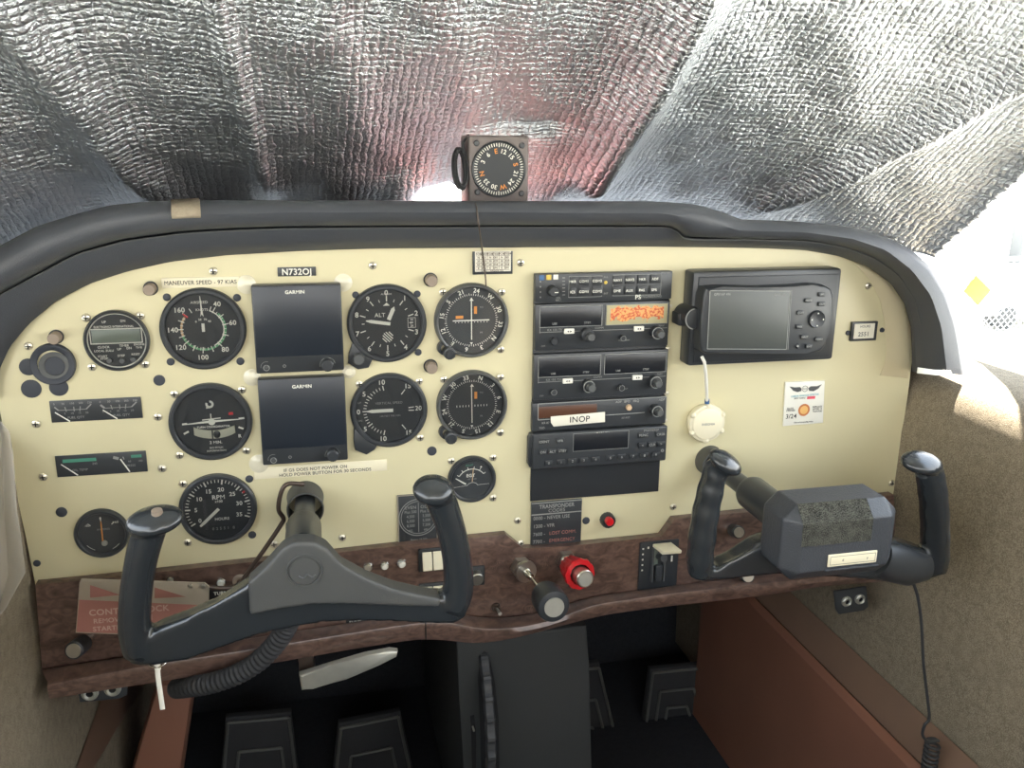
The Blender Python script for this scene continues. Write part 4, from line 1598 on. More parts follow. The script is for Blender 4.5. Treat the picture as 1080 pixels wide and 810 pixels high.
re = smooth_poly(poly_at([(a, b + 5) for a, b in crest], N, YW - .034), 2)
rb = smooth_poly(poly_at(bott, N, YW - .028), 2)
rbb = [p + Vector((0, .05, .012)) for p in rb]
# face : outline of top edge + facebot
mbw = MB()
out = [(p.x, p.z) for p in top] + [(p.x, p.z - .004) for p in reversed(r0)]
mbw.prism(out, YW, -.0005, .0006)
mbw.build('face', M['wood'], lowp)
mbw = MB()
mbw.loft([r0, r1, r2, rc, rd, re, rb, rbb, [p + Vector((0, .01, .03)) for p in rbb]])
mbw.build('rolled_lip', M['wood'], lowp, 50)
q = MB()
sx_ = PY(452, 655, YW - .03)
k = min(range(N), key=lambda i: abs(r0[i].x - sx_.x))
rows = [r0, r1, r2, rc, rd, re, rb]
q.tube([rw_[k] + Vector((0, -.0004, 0)) for rw_ in rows], .0007, 6)
q.line(r0[k].x, r0[k].z, r0[k].x - .003, r0[k].z + .02, .0012, YW - .0003)
q.build('seam', M['dark'], lowp, 0)

YB = YW
def btn(px, py, rpx=5, name='circuit_breaker', label='', m='whitep', ring='chrome', dep=.006, cat='circuit breaker', group=None):
    x, z = G(px, py, YB)
    k = msc(px, py, YB)
    t = thing(name, label, cat, (x, YB, z), group)
    r = rpx * k
    MB().lathe(x, z, [(r * .72, YB - dep * .5), (r * .85, YB - dep * .6), (r, YB - dep * .4), (r * 1.08, YB)], 28).build('collar', M[ring], t)
    MB().lathe(x, z, [(0, YB - dep), (r * .55, YB - dep), (r * .68, YB - dep * .8), (r * .72, YB - dep * .3)], 24).build('button', M[m], t)
    return t


gp = 'round push buttons on the wood panel'
btn(388, 597.5, 5.2, label='white breaker button with a ring on its face, right of left yoke hub', group=gp, m='screw')
btn(405.5, 596, 4.8, label='round white breaker button between two others, left of the rocker switches', group=gp)
btn(423.5, 593.8, 5, label='round white breaker button nearest to the two ivory rocker switches', group=gp)
btn(371.5, 599, 4.4, label='breaker button half hidden behind the right side of left yoke hub', group=gp)
btn(233.3, 613.6, 5, label='round white breaker button above the TURN COORD plate', group=gp)
btn(271.5, 609, 4.6, label='round breaker button right of the rod grommet, behind left yoke arm', group=gp)
btn(180, 611, 4.0, label='small breaker stub above the control lock card', group=gp, m='alum')

# grommet with rod of the control lock
x, z = G(253.4, 612.7, YB)
t = thing('grommet', 'pale split grommet ring where the bent rod meets the wood panel', 'grommet', (x, YB, z))
MB().lathe(x, z, [(.0036, YB - .003), (.0062, YB - .004), (.0078, YB - .002), (.0080, YB)], 28).build('ring', M['post'], t)

# small plate TURN COORD
x0, x1, z0, z1 = box4([(221, 620.5), (247, 618.5), (247, 640), (221, 642)], YB - .001)
t = thing('switch_plate', 'tiny black plate reading TURN COORD beside the control lock card', 'placard', ((x0 + x1) / 2, YB, z0))
MB().box(x0, x1, YB - .001, YB - .0001, z0, z1, .0002).build('plate', M['dark'], t)
q = PM()
q.pt('TURN', 233, 625.5, 3.6, YB - .0012, True)
q.pt('COORD', 235, 631.5, 3.6, YB - .0012, True)
q.build('lettering', M['white'], t, 0)
x0, x1, z0, z1 = box4([(364, 651), (412, 645.5), (412, 656), (366, 661)], YB - .001)
t = thing('shutoff_plate', 'tiny black plate with white capitals showing just under the left yoke right arm', 'placard', ((x0 + x1) / 2, YB, z0))
MB().box(x0, x1, YB - .001, YB - .0001, z0, z1, .0002).build('plate', M['dark'], t)
q = PM()
q.pt('SHUTOFF', 380, 655.6, 3.6, YB - .0012, True)
q.pt('ON', 401, 652.8, 3.6, YB - .0012, True)
q.build('lettering', M['white'], t, 0)

# rocker switches
def rocker(label, cx, cy, frame_h=26, up=True):
    x, z = G(cx, cy, YB - .003)
    k = msc(cx, cy, YB)
    t = thing('rocker_switch', label, 'switch', (x, YB, z), 'pairs of ivory rocker switches')
    MB().box(x - 15 * k, x + 13.5 * k, YB - .003, YB - .0002, z - 13 * k, z + 13 * k, .0008).build('switch_frame', M['black'], t)
    for ox in (-6, 5):
        q = MB()
        xa, xb = x + (ox - 4.9) * k, x + (ox + 4.9) * k
        za, zb = z - 9.5 * k, z + 9.5 * k
        q.loft([[(xa, YB - .003, zb), (xb, YB - .003, zb)], [(xa, YB - .0045, zb - .0008), (xb, YB - .0045, zb - .0008)], [(xa, YB - .0062, z + 4 * k), (xb, YB - .0062, z + 4 * k)],
                [(xa, YB - .0095, za + .001), (xb, YB - .0095, za + .001)], [(xa, YB - .009, za), (xb, YB - .009, za)], [(xa, YB - .003, za), (xb, YB - .003, za)]])
        for xx in (xa, xb):
            q.bm.faces.new([q.v(xx, a, b) for a, b in ((YB - .003, zb), (YB - .0045, zb - .0008), (YB - .0062, z + 4 * k), (YB - .0095, za + .001), (YB - .009, za), (YB - .003, za))])
        q.build('rocker', M['ivory'], t, 25)
    return t


rocker('two ivory rockers side by side in a black frame below the altitude placard', 456.5, 590.5)
rocker('two ivory rockers in a black frame mostly hidden behind left yoke right arm', 457, 627)
# chrome dimmer knob in a square plate
x, z = G(502, 607.5, YB - .002)
t = thing('dimmer_knob', 'chrome faced round knob on a black square plate beside right horn of left yoke', 'knob', (x, YB, z))
k = msc(502, 607, YB)
MB().box(x - 9.5 * k, x + 9.5 * k, YB - .002, YB - .0002, z - 11 * k, z + 11 * k, .0015).build('plate', M['black'], t)
MB().lathe(x, z, [(0, YB - .012), (.0066, YB - .012), (.0074, YB - .011), (.0076, YB - .002)], 36, 18, .0003).build('knob', M['steel'], t)
# toggle
a0 = PY(523, 640, YB)
a1 = PY(527.5, 647.5, YB - .018)
t = thing('toggle_switch', 'small brass toggle switch low on the wood panel right of left yoke', 'switch', (a0.x, YB, a0.z))
MB().lathe(a0.x, a0.z, [(.0022, YB - .006), (.0036, YB - .006), (.0038, YB - .003), (.0052, YB - .003), (.0055, YB)], 12).build('bushing', M['rod'], t)
MB().tube([a0 + Vector((0, -.004, 0)), a0.lerp(a1, .7), a1], [.0014, .0017, .0022], 12).build('lever', M['alum'], t)
q = PM()
q.pt('LIGHTS', 510, 626, 2.8, YB - .0006)
q.pt('ALT STATIC AIR', 562, 641, 3.0, YB - .0006)
q.pt('PULL ON', 560, 645.5, 3.0, YB - .0006)
q.pt('MIXTURE', 576, 588, 3.0, YB - .0006)
q.pt('PULL', 575, 592.5, 3.0, YB - .0006)
q.pt('LEAN', 576, 597, 3.0, YB - .0006)
q.pt('THROTTLE', 523, 594, 3.0, YB - .0006)
q.pt('PUSH OPEN', 524, 599, 3.0, YB - .0006)
q.build('engraved_lettering', M['rod'], lowp, 0)

# throttle
a0 = PY(548, 597, YB)
a1 = PY(555.5, 603.5, YB - .018)
k0 = PY(574, 625, -.068)
k1 = PY(584.5, 640.5, -.106)
t = thing('throttle_control', 'black push pull knob with silver end on a thin rod, centre of wood panel', 'throttle', (a0.x, YB, a0.z))


def cylp(q, a, b, ra, rb, seg=32, ka=0):
    q.tube([a, b], [ra, rb], seg)


q = MB()
q.tube([a0, a0.lerp(a1, .55)], .0125, 6)
q.build('hex_nut', M['steel'], t, 20)
q = MB()
q.tube([a0.lerp(a1, .4), a0.lerp(a1, .8), a1], [.0085, .0130, .0125], 40)
q.build('friction_disc', M['steel'], t)
q = MB()
q.tube([a1, a1.lerp(k0, .25)], [.0050, .0038], 20)
q.tube([a1, k0.lerp(k1, .3)], .0018, 12)
q.build('rod', M['chrome'], t)
dd = (k1 - k0).normalized()
q = MB()
q.tube([k0, k0 + dd * .003, k0 + dd * .012, k1 - dd * .004, k1 - dd * .001, k1], [.010, .0150, .0178, .0180, .0168, .0130], 48)
q.build('knob', M['black'], t)
q = MB()
q.tube([k1 - dd * .001, k1 + dd * .0012], [.0112, .0108], 40)
q.build('end_cap', M['alum'], t)

# mixture
a0 = PY(596.5, 590.5, YB)
k0 = PY(600, 596, -.026)
k1 = PY(612, 606, -.058)
k2 = PY(617.5, 611, -.072)
t = thing('mixture_control', 'red fluted push pull knob with silver button, right of the throttle', 'mixture knob', (a0.x, YB, a0.z))
q = MB()
q.tube([a0, a0.lerp(k0, .5)], .0128, 6)
q.build('hex_nut', M['steel'], t, 20)
q = MB()
q.tube([a0.lerp(k0, .3), k0], [.0085, .0072], 24)
q.build('shaft', M['chrome'], t)
dd = (k1 - k0).normalized()
up = Vector((0, 0, 1))
s1 = dd.cross(up).normalized()
s2 = s1.cross(dd)
q = MB()
rows = []
for f, r in ((0, .0095), (.06, .0125), (.45, .0148), (.78, .0168), (.88, .0182), (1.0, .0176), (1.0, .0120)):
    p = k0.lerp(k1, f)
    row = []
    for i in range(72):
        a = 2 * PI * i / 72
        rr = r * (1 - (.07 if (i // 3) % 2 else 0) * (1 if f < .99 else .5))
        row.append(p + s1 * math.cos(a) * rr + s2 * math.sin(a) * rr)
    rows.append(row)
q.loft(rows, True)
q.build('fluted_knob', M['redp'], t, 50)
q = MB()
q.tube([k1 - dd * .004, k2 - dd * .001, k2], [.0102, .0102, .0092], 36)
q.build('release_button', M['steel'], t)
q = MB()
q.tube([k2, k2 + dd * .0004], [.0080, .0080], 32)
q.build('button_face', M['alum'], t)

# flap lever
x0, x1, z0, z1 = box4([(674, 573), (716, 569), (714, 619), (674, 624)], YB - .003)
t = thing('flap_lever', 'wing flap lever with cream wedge handle in a black slotted plate', 'lever', ((x0 + x1) / 2, YB, z0))
W, H = x1 - x0, z1 - z0
q = MB()
q.box(x0, x1, YB - .003, YB - .0001, z0, z1, .0008)
q.build('slotted_plate', M['black'], t)
q = MB()
q.box(x0 + W * .30, x0 + W * .33, YB - .008, YB - .003, z0 + H * .2, z1 - H * .12)
q.box(x0 + W * .60, x0 + W * .63, YB - .008, YB - .003, z0 + H * .2, z1 - H * .12)
q.build('slot_rail', M['greybez'], t)
MB().box(x0 + W * .34, x0 + W * .46, YB - .0045, YB - .003, z0 + H * .52, z1 - H * .12, .0003).build('position_strip', M['lcd'], t)
q = MB()
for k in range(5):
    q.box(x0 + W * .06, x0 + W * .10, YB - .0034, YB - .003, z1 - H * (.14 + k * .11), z1 - H * (.11 + k * .11))
q.box(x0 + W * .19, x0 + W * .23, YB - .0034, YB - .003, z1 - H * .13, z1 - H * .09)
q.box(x0 + W * .81, x0 + W * .85, YB - .0034, YB - .003, z1 - H * .44, z1 - H * .32)
q.build('scale_mark', M['white'], t, 0)
q = MB()
q.tube([(x0 + W * .48, YB - .003, z1 - H * .30), (x0 + W * .48, YB - .020, z1 - H * .22)], .0045, 10)
q.box(x0 + W * .38, x0 + W * .56, YB - .010, YB - .003, z0 + H * .22, z0 + H * .55, .002)
q.build('lever_arm', M['bezel'], t)
hp = [PY(a, b, yy) for a, b, yy in ((688, 575, -.020), (692, 572.5, -.020), (707, 572, -.020), (720, 581, -.045), (719.5, 584, -.045), (699, 585, -.045), (688, 577, -.020))]
q = MB()
topz = [PY(688.5, 573.5, -.018), PY(708, 571.5, -.018), PY(719.5, 580.5, -.046), PY(699, 582, -.046)]
q2 = [p + Vector((0, .001, -.0045)) for p in topz]
vs = [q.v(*p) for p in topz + q2]
for f in ((0, 1, 2, 3), (7, 6, 5, 4), (0, 4, 5, 1), (1, 5, 6, 2), (2, 6, 7, 3), (3, 7, 4, 0)):
    q.bm.faces.new([vs[i] for i in f])
bmesh.ops.bevel(q.bm, geom=list(q.bm.edges), offset=.0011, segments=3, affect='EDGES', profile=.5)
q.build('wedge_handle', M['ivory'], t)

# knobs behind right yoke
def stubknob(name, label, b, f, yf, rp, cap='steel', body='black', cat='knob', collar=True):
    a = PY(b[0], b[1], YB)
    c = PY(f[0], f[1], yf)
    t = thing(name, label, cat, (a.x, YB, a.z))
    r = rp * msc(f[0], f[1], yf)
    d = (c - a).normalized()
    MB().tube([a, a.lerp(c, .35)], [r * .75, r * .6], 24).build('shaft', M['chrome'], t)
    MB().tube([a.lerp(c, .3), a.lerp(c, .36), c - d * .001, c], [r * .9, r * 1.05, r * 1.05, r * .95], 32).build('knob', M[body], t)
    MB().tube([c, c + d * .0006], [r * .86, r * .82], 32).build('end_cap', M[cap], t)
    return t


stubknob('heat_knob', 'black knob with shiny end between the right yoke left horn and grey box', (770, 558), (779.5, 561.5), -.040, 6.5)
stubknob('vent_knob', 'dark knob with shiny end peeping out below right yoke left arm', (783, 603), (789, 608), -.036, 7)
stubknob('primer_knob', 'black knob with shiny slotted end at left end of wood panel', (93, 674), (77.5, 686.5), -.050, 9)

# parking brake handle
t = thing('brake_handle', 'curved silver pull handle hanging under the wood lip, left of centre', 'handle', tuple(PY(340, 700, -.03)))
o = [(315.5, 711), (318, 727), (330, 725), (365, 716), (400, 700), (418, 692), (419.5, 686), (411, 685), (385, 690), (350, 700)]
q = MB()
q.prism([G(a, b, -.055) for a, b in o], -.058, -.050, .0025, 3)
q.build('grip', M['alum'], t)
q = MB()
p0 = PY(327, 700, -.03)
q.box(p0.x - .012, p0.x + .004, -.036, .01, p0.z - .008, p0.z + .022, .001)
q.tube([PY(329, 708, -.04), PY(330, 696, .01)], .003, 10)
q.build('bracket', M['rod'], t)

# jack plate far left under the lip and right
def jackplate(name, label, c, js, Y, m='bezel', rj=.0068):
    P = [PY(a, b, Y) for a, b in c]
    t = thing(name, label, 'socket plate', tuple(P[0]))
    MB().prism([(p.x, p.z) for p in P], Y, Y + .003, .0006).build('plate', M[m], t)
    for a, b in js:
        p = PY(a, b, Y)
        MB().lathe(p.x, p.z, [(rj * .42, Y - .003), (rj * .62, Y - .005), (rj * .68, Y - .003), (rj, Y - .002), (rj * 1.02, Y)], 26).build('socket', M['alum'], t)
        MB().disc(p.x, p.z, rj * .45, Y - .001, 20).build('socket_hole', M['dark'], t, 0)
    return t


jackplate('headset_sockets', 'black plate with two metal headset sockets on the right side wall', [(880, 624), (914, 619), (916, 640), (911, 644), (885, 648), (882, 643)], [(892.5, 634), (906.5, 631.5)], -.02)
jackplate('headset_sockets', 'pair of metal headset sockets hanging under the far left end of wood lip', [(82, 728), (135, 718), (134, 733), (126, 737), (84, 741)], [(95, 730.5), (119, 726)], -.018, 'bezel', .0085)

# corrugated hose
t0 = [(314, 636, -.095), (305, 656, -.085), (292, 677, -.078), (273, 697, -.072), (250, 711, -.066), (225, 720, -.058), (203, 724, -.045), (186, 726, -.02)]
ctrl = [PY(*p) for p in t0]


def spline(P, n=20):
    out = []
    for i in range(len(P) - 1):
        a, b, c, d = P[max(i - 1, 0)], P[i], P[i + 1], P[min(i + 2, len(P) - 1)]
        for k in range(n):
            t_ = k / n
            out.append(.5 * ((2 * b) + (c - a) * t_ + (2 * a - 5 * b + 4 * c - d) * t_ ** 2 + (3 * b - a - 3 * c + d) * t_ ** 3))
    out.append(P[-1])
    return out


pts = spline(ctrl, 30)
rs = [.0100 + .0011 * math.sin(i * 1.05) for i in range(len(pts))]
q = MB()
q.tube(pts, rs, 18)
tag(q.build('corrugated_hose', M['rubber'], None, 60), 'black corrugated hose curving down behind left yoke and under wood lip', 'hose')
# ------------------------------------------------------------------ control yokes
def remeshed(mb, name, material, parent, voxel=.0022, sm=6, rad=35):
    o = mb.build(name, material, parent, 0)
    m = o.modifiers.new('r', 'REMESH')
    m.mode = 'VOXEL'
    m.voxel_size = voxel
    s = o.modifiers.new('s', 'SMOOTH')
    s.factor = .5
    s.iterations = sm
    dg = bpy.context.evaluated_depsgraph_get()
    me = bpy.data.meshes.new_from_object(o.evaluated_get(dg))
    o.modifiers.clear()
    o.data = me
    me.shade_smooth()
    if not me.materials:
        me.materials.append(material)
    return o


def horn(q, spec, wave=0):
    P, r = [], []
    for a, b, y, rp, dp in spec:
        P.append(PY(a, b, y))
        r.append((dp, rp * msc(a, b, y)))
    # refine
    n = 8
    PP = spline(P, n)
    RR_ = []
    for i in range(len(PP)):
        f = i / n
        k = min(int(f), len(r) - 2)
        u = f - k
        w = 1 + wave * math.sin(i * .95)
        RR_.append(((r[k][0] * (1 - u) + r[k + 1][0] * u) * w, (r[k][1] * (1 - u) + r[k + 1][1] * u) * w))
    q.tube(PP, RR_, 24, up=(0, 1, 0))


# ---- left
c0 = PY(322, 525, 0)
Yk = -.180
yl = thing('control_yoke', 'black control yoke with bare grey hub in front of the flight displays, left side', 'control yoke', tuple(c0), 'pair of control yokes')
q = MB()
q.lathe(c0.x, c0.z, [(.0175, -.034), (.0190, -.034), (.0192, -.030), (.0168, -.028), (.0185, -.012), (.0195, 0)], 40)
q.build('shaft_boot', M['yokematte'], yl)
c1 = PY(319.5, 575, -.150)
q = MB()
q.tube([c0 + Vector((0, .002, 0)), c1], .0105, 28)
q.build('shaft', M['bezel'], yl)
q = MB()
cc = c0.lerp(c1, .62)
q.tube([cc, cc.lerp(c1, .05), c1 + Vector((0, -.012, 0))], [.0150, .0166, .0170], 32)
q.box(cc.x - .017, cc.x - .010, cc.y - .012, cc.y + .002, cc.z - .006, cc.z + .004, .001)
q.build('collar', M['bezel'], yl)
out = [(300, 574), (320, 568), (341, 573), (358, 591), (384, 605), (414, 616), (439, 621), (468, 624), (490, 632), (490, 646), (478, 653), (440, 651), (414, 649.5), (370, 648.5), (340, 650), (316, 654), (273, 663), (230, 678), (200, 689), (165, 697),
       (140, 696), (132, 684), (150, 668), (170, 656), (200, 645), (230, 632), (260, 612), (280, 596)]
q = MB()
q.prism([G(a, b, Yk - .010) for a, b in out], Yk - .022, Yk - .002, .006, 3)
horn(q, [(146, 688, Yk - .012, 15, .014), (142, 665, Yk - .012, 16.5, .0155), (143, 630, Yk - .013, 16.5, .016), (148, 595, Yk - .014, 16.5, .016), (155, 566, Yk - .016, 17.5, .016), (160, 551, Yk - .018, 18, .014)])
horn(q, [(476, 640, Yk - .012, 17, .014), (483, 622, Yk - .012, 16.5, .0155), (482, 590, Yk - .013, 15.5, .016), (475, 556, Yk - .014, 15.5, .016), (466, 530, Yk - .016, 16.5, .016), (460, 518, Yk - .018, 16, .013)])
rot = Matrix.Rotation(math.radians(20), 3, 'X')
rl = Matrix.Rotation(math.radians(-6), 3, 'Y') @ rot
p = PY(163, 549, Yk - .022)
q.ell(p, (.0235, .017, .0085), rl, 28)
p = PY(457, 517, Yk - .022)
rl2 = Matrix.Rotation(math.radians(4), 3, 'Y') @ Matrix.Rotation(math.radians(26), 3, 'X')
q.ell(p, (.0185, .017, .0100), rl2, 28)
remeshed(q, 'handwheel', M['yoke'], yl)
# matte hub cover
out = [(262, 611), (280, 595), (298, 575), (310, 568), (332, 568), (344, 574), (360, 592), (386, 606), (414, 617), (440, 623), (464, 628), (462, 636), (420, 635), (370, 633), (330, 633), (300, 637), (264, 645)]
q = MB()
q.prism([G(a, b, Yk - .020) for a, b in out], Yk - .0280, Yk - .008, .0015, 2)
hub = remeshed(q, 'hub_cover', M['yokematte'], yl, .0014, 10)
x, z = G(321, 602, Yk - .028)
q = MB()
q.lathe(x, z, [(.0132, Yk - .0276), (.0140, Yk - .0294), (.0148, Yk - .0294), (.0156, Yk - .0276)], 48)
q.lathe(x, z, [(0, Yk - .0288), (.0122, Yk - .0288), (.0130, Yk - .0278)], 40)
e = q.build('round_emblem', M['yokematte'], hub)
q = MB()
q.tube(spline([Vector((x - .005, Yk - .0290, z - .004)), Vector((x - .001, Yk - .0294, z - .006)), Vector((x + .002, Yk - .0294, z - .003)), Vector((x + .006, Yk - .0290, z - .006)), Vector((x + .009, Yk - .0290, z - .004))], 6), .0007, 8)
q.build('emblem_relief', M['greybez'], hub)
# push to talk button
p = PY(166, 541.5, Yk - .024)
q = MB()
q.tube([p + Vector((0, 0, -.004)), p + Vector((0, -.0015, .0035))], [.0052, .0042], 20)
q.build('talk_button', M['post'], yl)

# ---- right
c0 = PY(748, 485, 0)
yr = thing('control_yoke', 'black control yoke with large grey box on its hub, right side', 'control yoke', tuple(c0), 'pair of control yokes')
q = MB()
q.lathe(c0.x, c0.z, [(.0155, -.020), (.0176, -.020), (.0180, -.004), (.0182, 0)], 40)
q.build('shaft_boot', M['yokematte'], yr)
c1 = PY(826, 545, -.160)
q = MB()
q.tube([c0 + Vector((0, .002, 0)), c1], .0105, 28)
q.build('shaft', M['bezel'], yr)
q = MB()
cc = c0.lerp(c1, .58)
q.tube([cc, cc.lerp(c1, .06), c1 + Vector((.012, -.03, -.01))], [.0165, .0185, .0190], 32)
q.build('collar', M['bezel'], yr)
q = MB()
out = [(742, 606), (757, 598), (778, 588), (800, 573), (840, 560), (930, 565), (975, 580), (990, 592), (990, 608), (975, 612), (930, 612), (860, 606), (815, 602), (790, 607), (765, 610), (745, 614), (733, 612)]
q.prism([G(a, b, Yk - .018) for a, b in out], Yk - .022, Yk + .002, .006, 3)
horn(q, [(738, 605, Yk - .010, 12, .013), (738, 590, Yk - .011, 14, .015), (741, 562, Yk - .012, 14, .0155), (746, 532, Yk - .013, 13.2, .0155), (752, 506, Yk - .014, 12, .015), (756, 490, Yk - .016, 11, .013)], .035)
horn(q, [(984, 600, Yk - .010, 13, .014), (986, 588, Yk - .011, 14, .015), (986, 562, Yk - .012, 14, .0155), (985, 532, Yk - .013, 14, .0155), (982, 508, Yk - .014, 14.5, .015), (979, 495, Yk - .016, 14.5, .013)], .02)
q.ell(PY(765, 487.5, Yk - .020), (.0185, .016, .0080), Matrix.Rotation(math.radians(28), 3, 'Y') @ rot, 28)
q.ell(PY(972, 488, Yk - .020), (.0225, .017, .0085), Matrix.Rotation(math.radians(4), 3, 'Y') @ rot, 28)
remeshed(q, 'handwheel', M['yoke'], yr)
# connector collar at right
q = MB()
q.tube([PY(925, 586, Yk - .012), PY(936, 590, Yk - .012), PY(958, 596, Yk - .012), PY(974, 596, Yk - .012)], [(.020, .020), (.0215, .0225), (.020, .0215), (.016, .016)], 32)
q.build('cable_collar', M['bezel'], yr)
# box on hub
xl = PY(801, 560, -.195).x
xr = PY(939, 570, -.232).x
zt = PY(870, 516, -.205).z
zb = PY(870, 611, -.240).z
yf, yb = -.248, -.185
q = MB()
q.box(xl, xr, yf, yb, zb, zt, .0135, 1)
bx = remeshed(q, 'hub_box', M['boxgrey'], yr, .0016, 3)
q = MB()
xa, xb = PY(846, 560, yf).x, PY(919, 560, yf).x
zc = PY(870, 538, yf).z
zd = PY(870, 574, yf).z
q.loft([[(xa, yf + .0128, zt + .0012), (xb, yf + .0128, zt + .0012)], [(xa, yf - .0010, zt - .0138), (xb, yf - .0010, zt - .0138)], [(xa, yf - .0012, zd), (xb, yf - .0012, zd)], [(xa, yf + .001, zd - .0004), (xb, yf + .001, zd - .0004)]])
q.build('grille', M['grille'], bx, 20) if 'grille' in M else None
x0, x1, z0, z1 = box4([(873.5, 583.5), (925, 582), (924, 594.5), (873, 596.5)], yf - .001)
lb = MB().box(x0, x1, yf - .0016, yf, z0, z1, .0009).build('cream_label', M['ivory'], bx)
q = MB()
q.frame(x0 + .002, x1 - .002, z0 + .002, z1 - .002, .0004, yf - .0018)
q.text('d', x0 + (x1 - x0) * .3, (z0 + z1) / 2, .0026, yf - .0018)
q.text('y', x0 + (x1 - x0) * .8, (z0 + z1) / 2, .0026, yf - .0018)
q.build('label_printing', M['rod'], lb, 0)
MB().box(x0 - .002, x1 + .003, yf - .0022, yf, z0 - .0042, z0 - .0022, .0008).build('label_ledge', M['boxgrey'], bx)

# cord from the right yoke
P = [PY(962, 612, Yk - .012), PY(968, 630, -.19), PY(972, 660, -.185), PY(974, 700, -.18), PY(978, 735, -.175), PY(980, 757, -.175), PY(975, 765, -.175), PY(973, 775, -.172), PY(978, 782, -.17)]
pts = spline(P, 10)
# coil
base = PY(984, 782, -.17)
coil = []
for i in range(140):
    a = i * .55
    coil.append(base + Vector((math.cos(a) * .0075, math.sin(a) * .0075, -i * .00055)))
q = MB()
q.tube(pts, .0017, 10)
q.tube([pts[-1]] + coil, .0018, 8)
tag(q.build('coiled_cord', M['rubber'], None, 60), 'black cord dropping from right yoke to a coil in the lower right corner', 'cord')

# ------------------------------------------------------------------ control lock: card + bent rod
YC = -.045
cr = [(86, 610), (216, 614), (221, 618), (218, 672), (80, 667), (84, 614)]
P = [G(a, b, YC) for a, b in cr]
t = thing('control_lock', 'faded, hazy-toned metal and red flag card reading CONTROL LOCK with a bent brown rod', 'control lock', (P[0][0], YC, P[3][1]))
cd = MB().prism(P, YC - .0012, YC, .0004).build('card', M['lockmetal'], t)
YL = YC - .0014
q = PM()
q.flat([G(a, b, YL) for a, b in ((83.5, 632.5), (220, 638.5), (218, 671.5), (80.5, 666.5))], YL)
q.flat([G(a, b, YL) for a, b in ((95, 617), (95, 630.5), (127, 627.5))], YL)
q.flat([G(a, b, YL) for a, b in ((163, 619.5), (163, 631), (196, 629.5))], YL)
q.build('red_paint', M['lockred'], cd, 0)
q = PM()
YL2 = YL - .0002
q.pt('CONTROL LOCK', 136.5, 643.5, 6.8, YL2, True, rot=-.035)
q.pt('REMOVE BEFORE', 130, 653, 5.2, YL2, True, rot=-.035)
q.pt('STARTING ENGINE', 134, 661, 5.2, YL2, True, rot=-.035)
q.build('lettering', M['lockredl'], cd, 0)
q = PM()
for a, b in ((200.5, 618), (214.5, 618.5)):
    x, z = G(a, b, YL)
    q.lathe(x, z, [(0, YL - .002), (.0016, YL - .0018), (.0025, YL)], 16)
q.build('rivet', M['steel'], t)
P = [PY(320, 511, -.030), PY(306, 510, -.036), PY(299, 514, -.038), PY(295, 525, -.038), PY(294, 538, -.036), PY(299, 547, -.034), PY(296, 554, -.033), PY(282, 575, -.032), PY(262, 603, -.030), PY(254, 614, -.030), PY(246, 619, -.033), PY(234, 620.5, -.038), PY(218, 619, -.044)]
q = MB()
q.tube(spline(P, 8), .0024, 12)
q.build('bent_rod', M['rod'], t)

# ring and cable tie
c = PY(166, 691, Yk - .012)
t = thing('key_ring', 'thin metal ring with a white cable tie dangling from left yoke lower corner', 'ring', tuple(c))
q = MB()
R_ = .0095
ring = [c + Vector((R_ * math.cos(a), .006 * math.sin(a), R_ * .85 * math.sin(a))) for a in [2 * PI * i / 40 for i in range(41)]]
q.tube(ring, .0007, 8)
q.build('ring', M['chrome'], t)
q = MB()
q.tube(spline([PY(166, 699, Yk - .014), PY(166.5, 712, Yk - .014), PY(169, 730, Yk - .014), PY(171.5, 748, Yk - .014)], 6), [(.0008, .0022)] * 19, 10)
q.tube([PY(165.5, 698, Yk - .016), PY(166.5, 706, Yk - .016)], .0026, 10)
q.build('cable_tie', M['whitep'], t)

# ------------------------------------------------------------------ centre console and pedals
YQ = .02
cons = thing('centre_console', 'dark grey centre console below the wood lip with trim wheel in its left side', 'console', tuple(PY(550, 740, YQ)))
pts_c = [(481, 676), (619, 660), (621, 700), (628, 950), (498, 950), (484, 730)]
P = [PY(a, b, YQ) for a, b in pts_c]
q = MB()
q.prism([(p.x, p.z) for p in P], YQ, .5, .004, 3)
q.build('housing', M['console'], cons)
# trim wheel: a wheel lying in the fore-aft plane
wc = PY(518.5, 800, YQ - .05) + Vector((0, .150, 0))
q = MB()
nseg = 240
Rw = .150
rows = []
for i in range(nseg + 1):
    a = 2 * PI * i / nseg
    rr = Rw + (.0032 if i % 6 < 2 else 0)
    cy, cz = wc.y - math.cos(a) * rr, wc.z + math.sin(a) * rr
    rows.append([(wc.x - .0065, wc.y - math.cos(a) * (rr - .006), wc.z + math.sin(a) * (rr - .006)), (wc.x - .0045, cy, cz), (wc.x + .0045, cy, cz), (wc.x + .0065, wc.y - math.cos(a) * (rr - .006), wc.z + math.sin(a) * (rr - .006)),
                 (wc.x + .0065, wc.y - math.cos(a) * (rr - .03), wc.z + math.sin(a) * (rr - .03))])
q.loft(rows)
w = q.build('trim_wheel', M['rubber'], cons, 40)
q = MB()
q.prism([G(a, b, YQ) for a, b in ((507, 690), (511, 686), (516, 692), (522, 720), (526, 760), (527, 830), (508, 830), (506, 760), (504, 715))], YQ - .0006, YQ + .0004, .0002)
q.build('wheel_slot', M['dark'], cons)
q = MB()
q.prism([G(a, b, YQ) for a, b in ((496, 755), (500, 754), (502, 775), (502, 820), (498, 820), (497, 780))], YQ - .001, YQ + .0004, .0002)
q.build('indicator_slot', M['dark'], cons)
q = MB()
q.tube([PY(498.5, 766, YQ - .003), PY(500, 771, YQ - .003)], .0012, 8)
q.build('trim_pointer', M['alum'], cons)


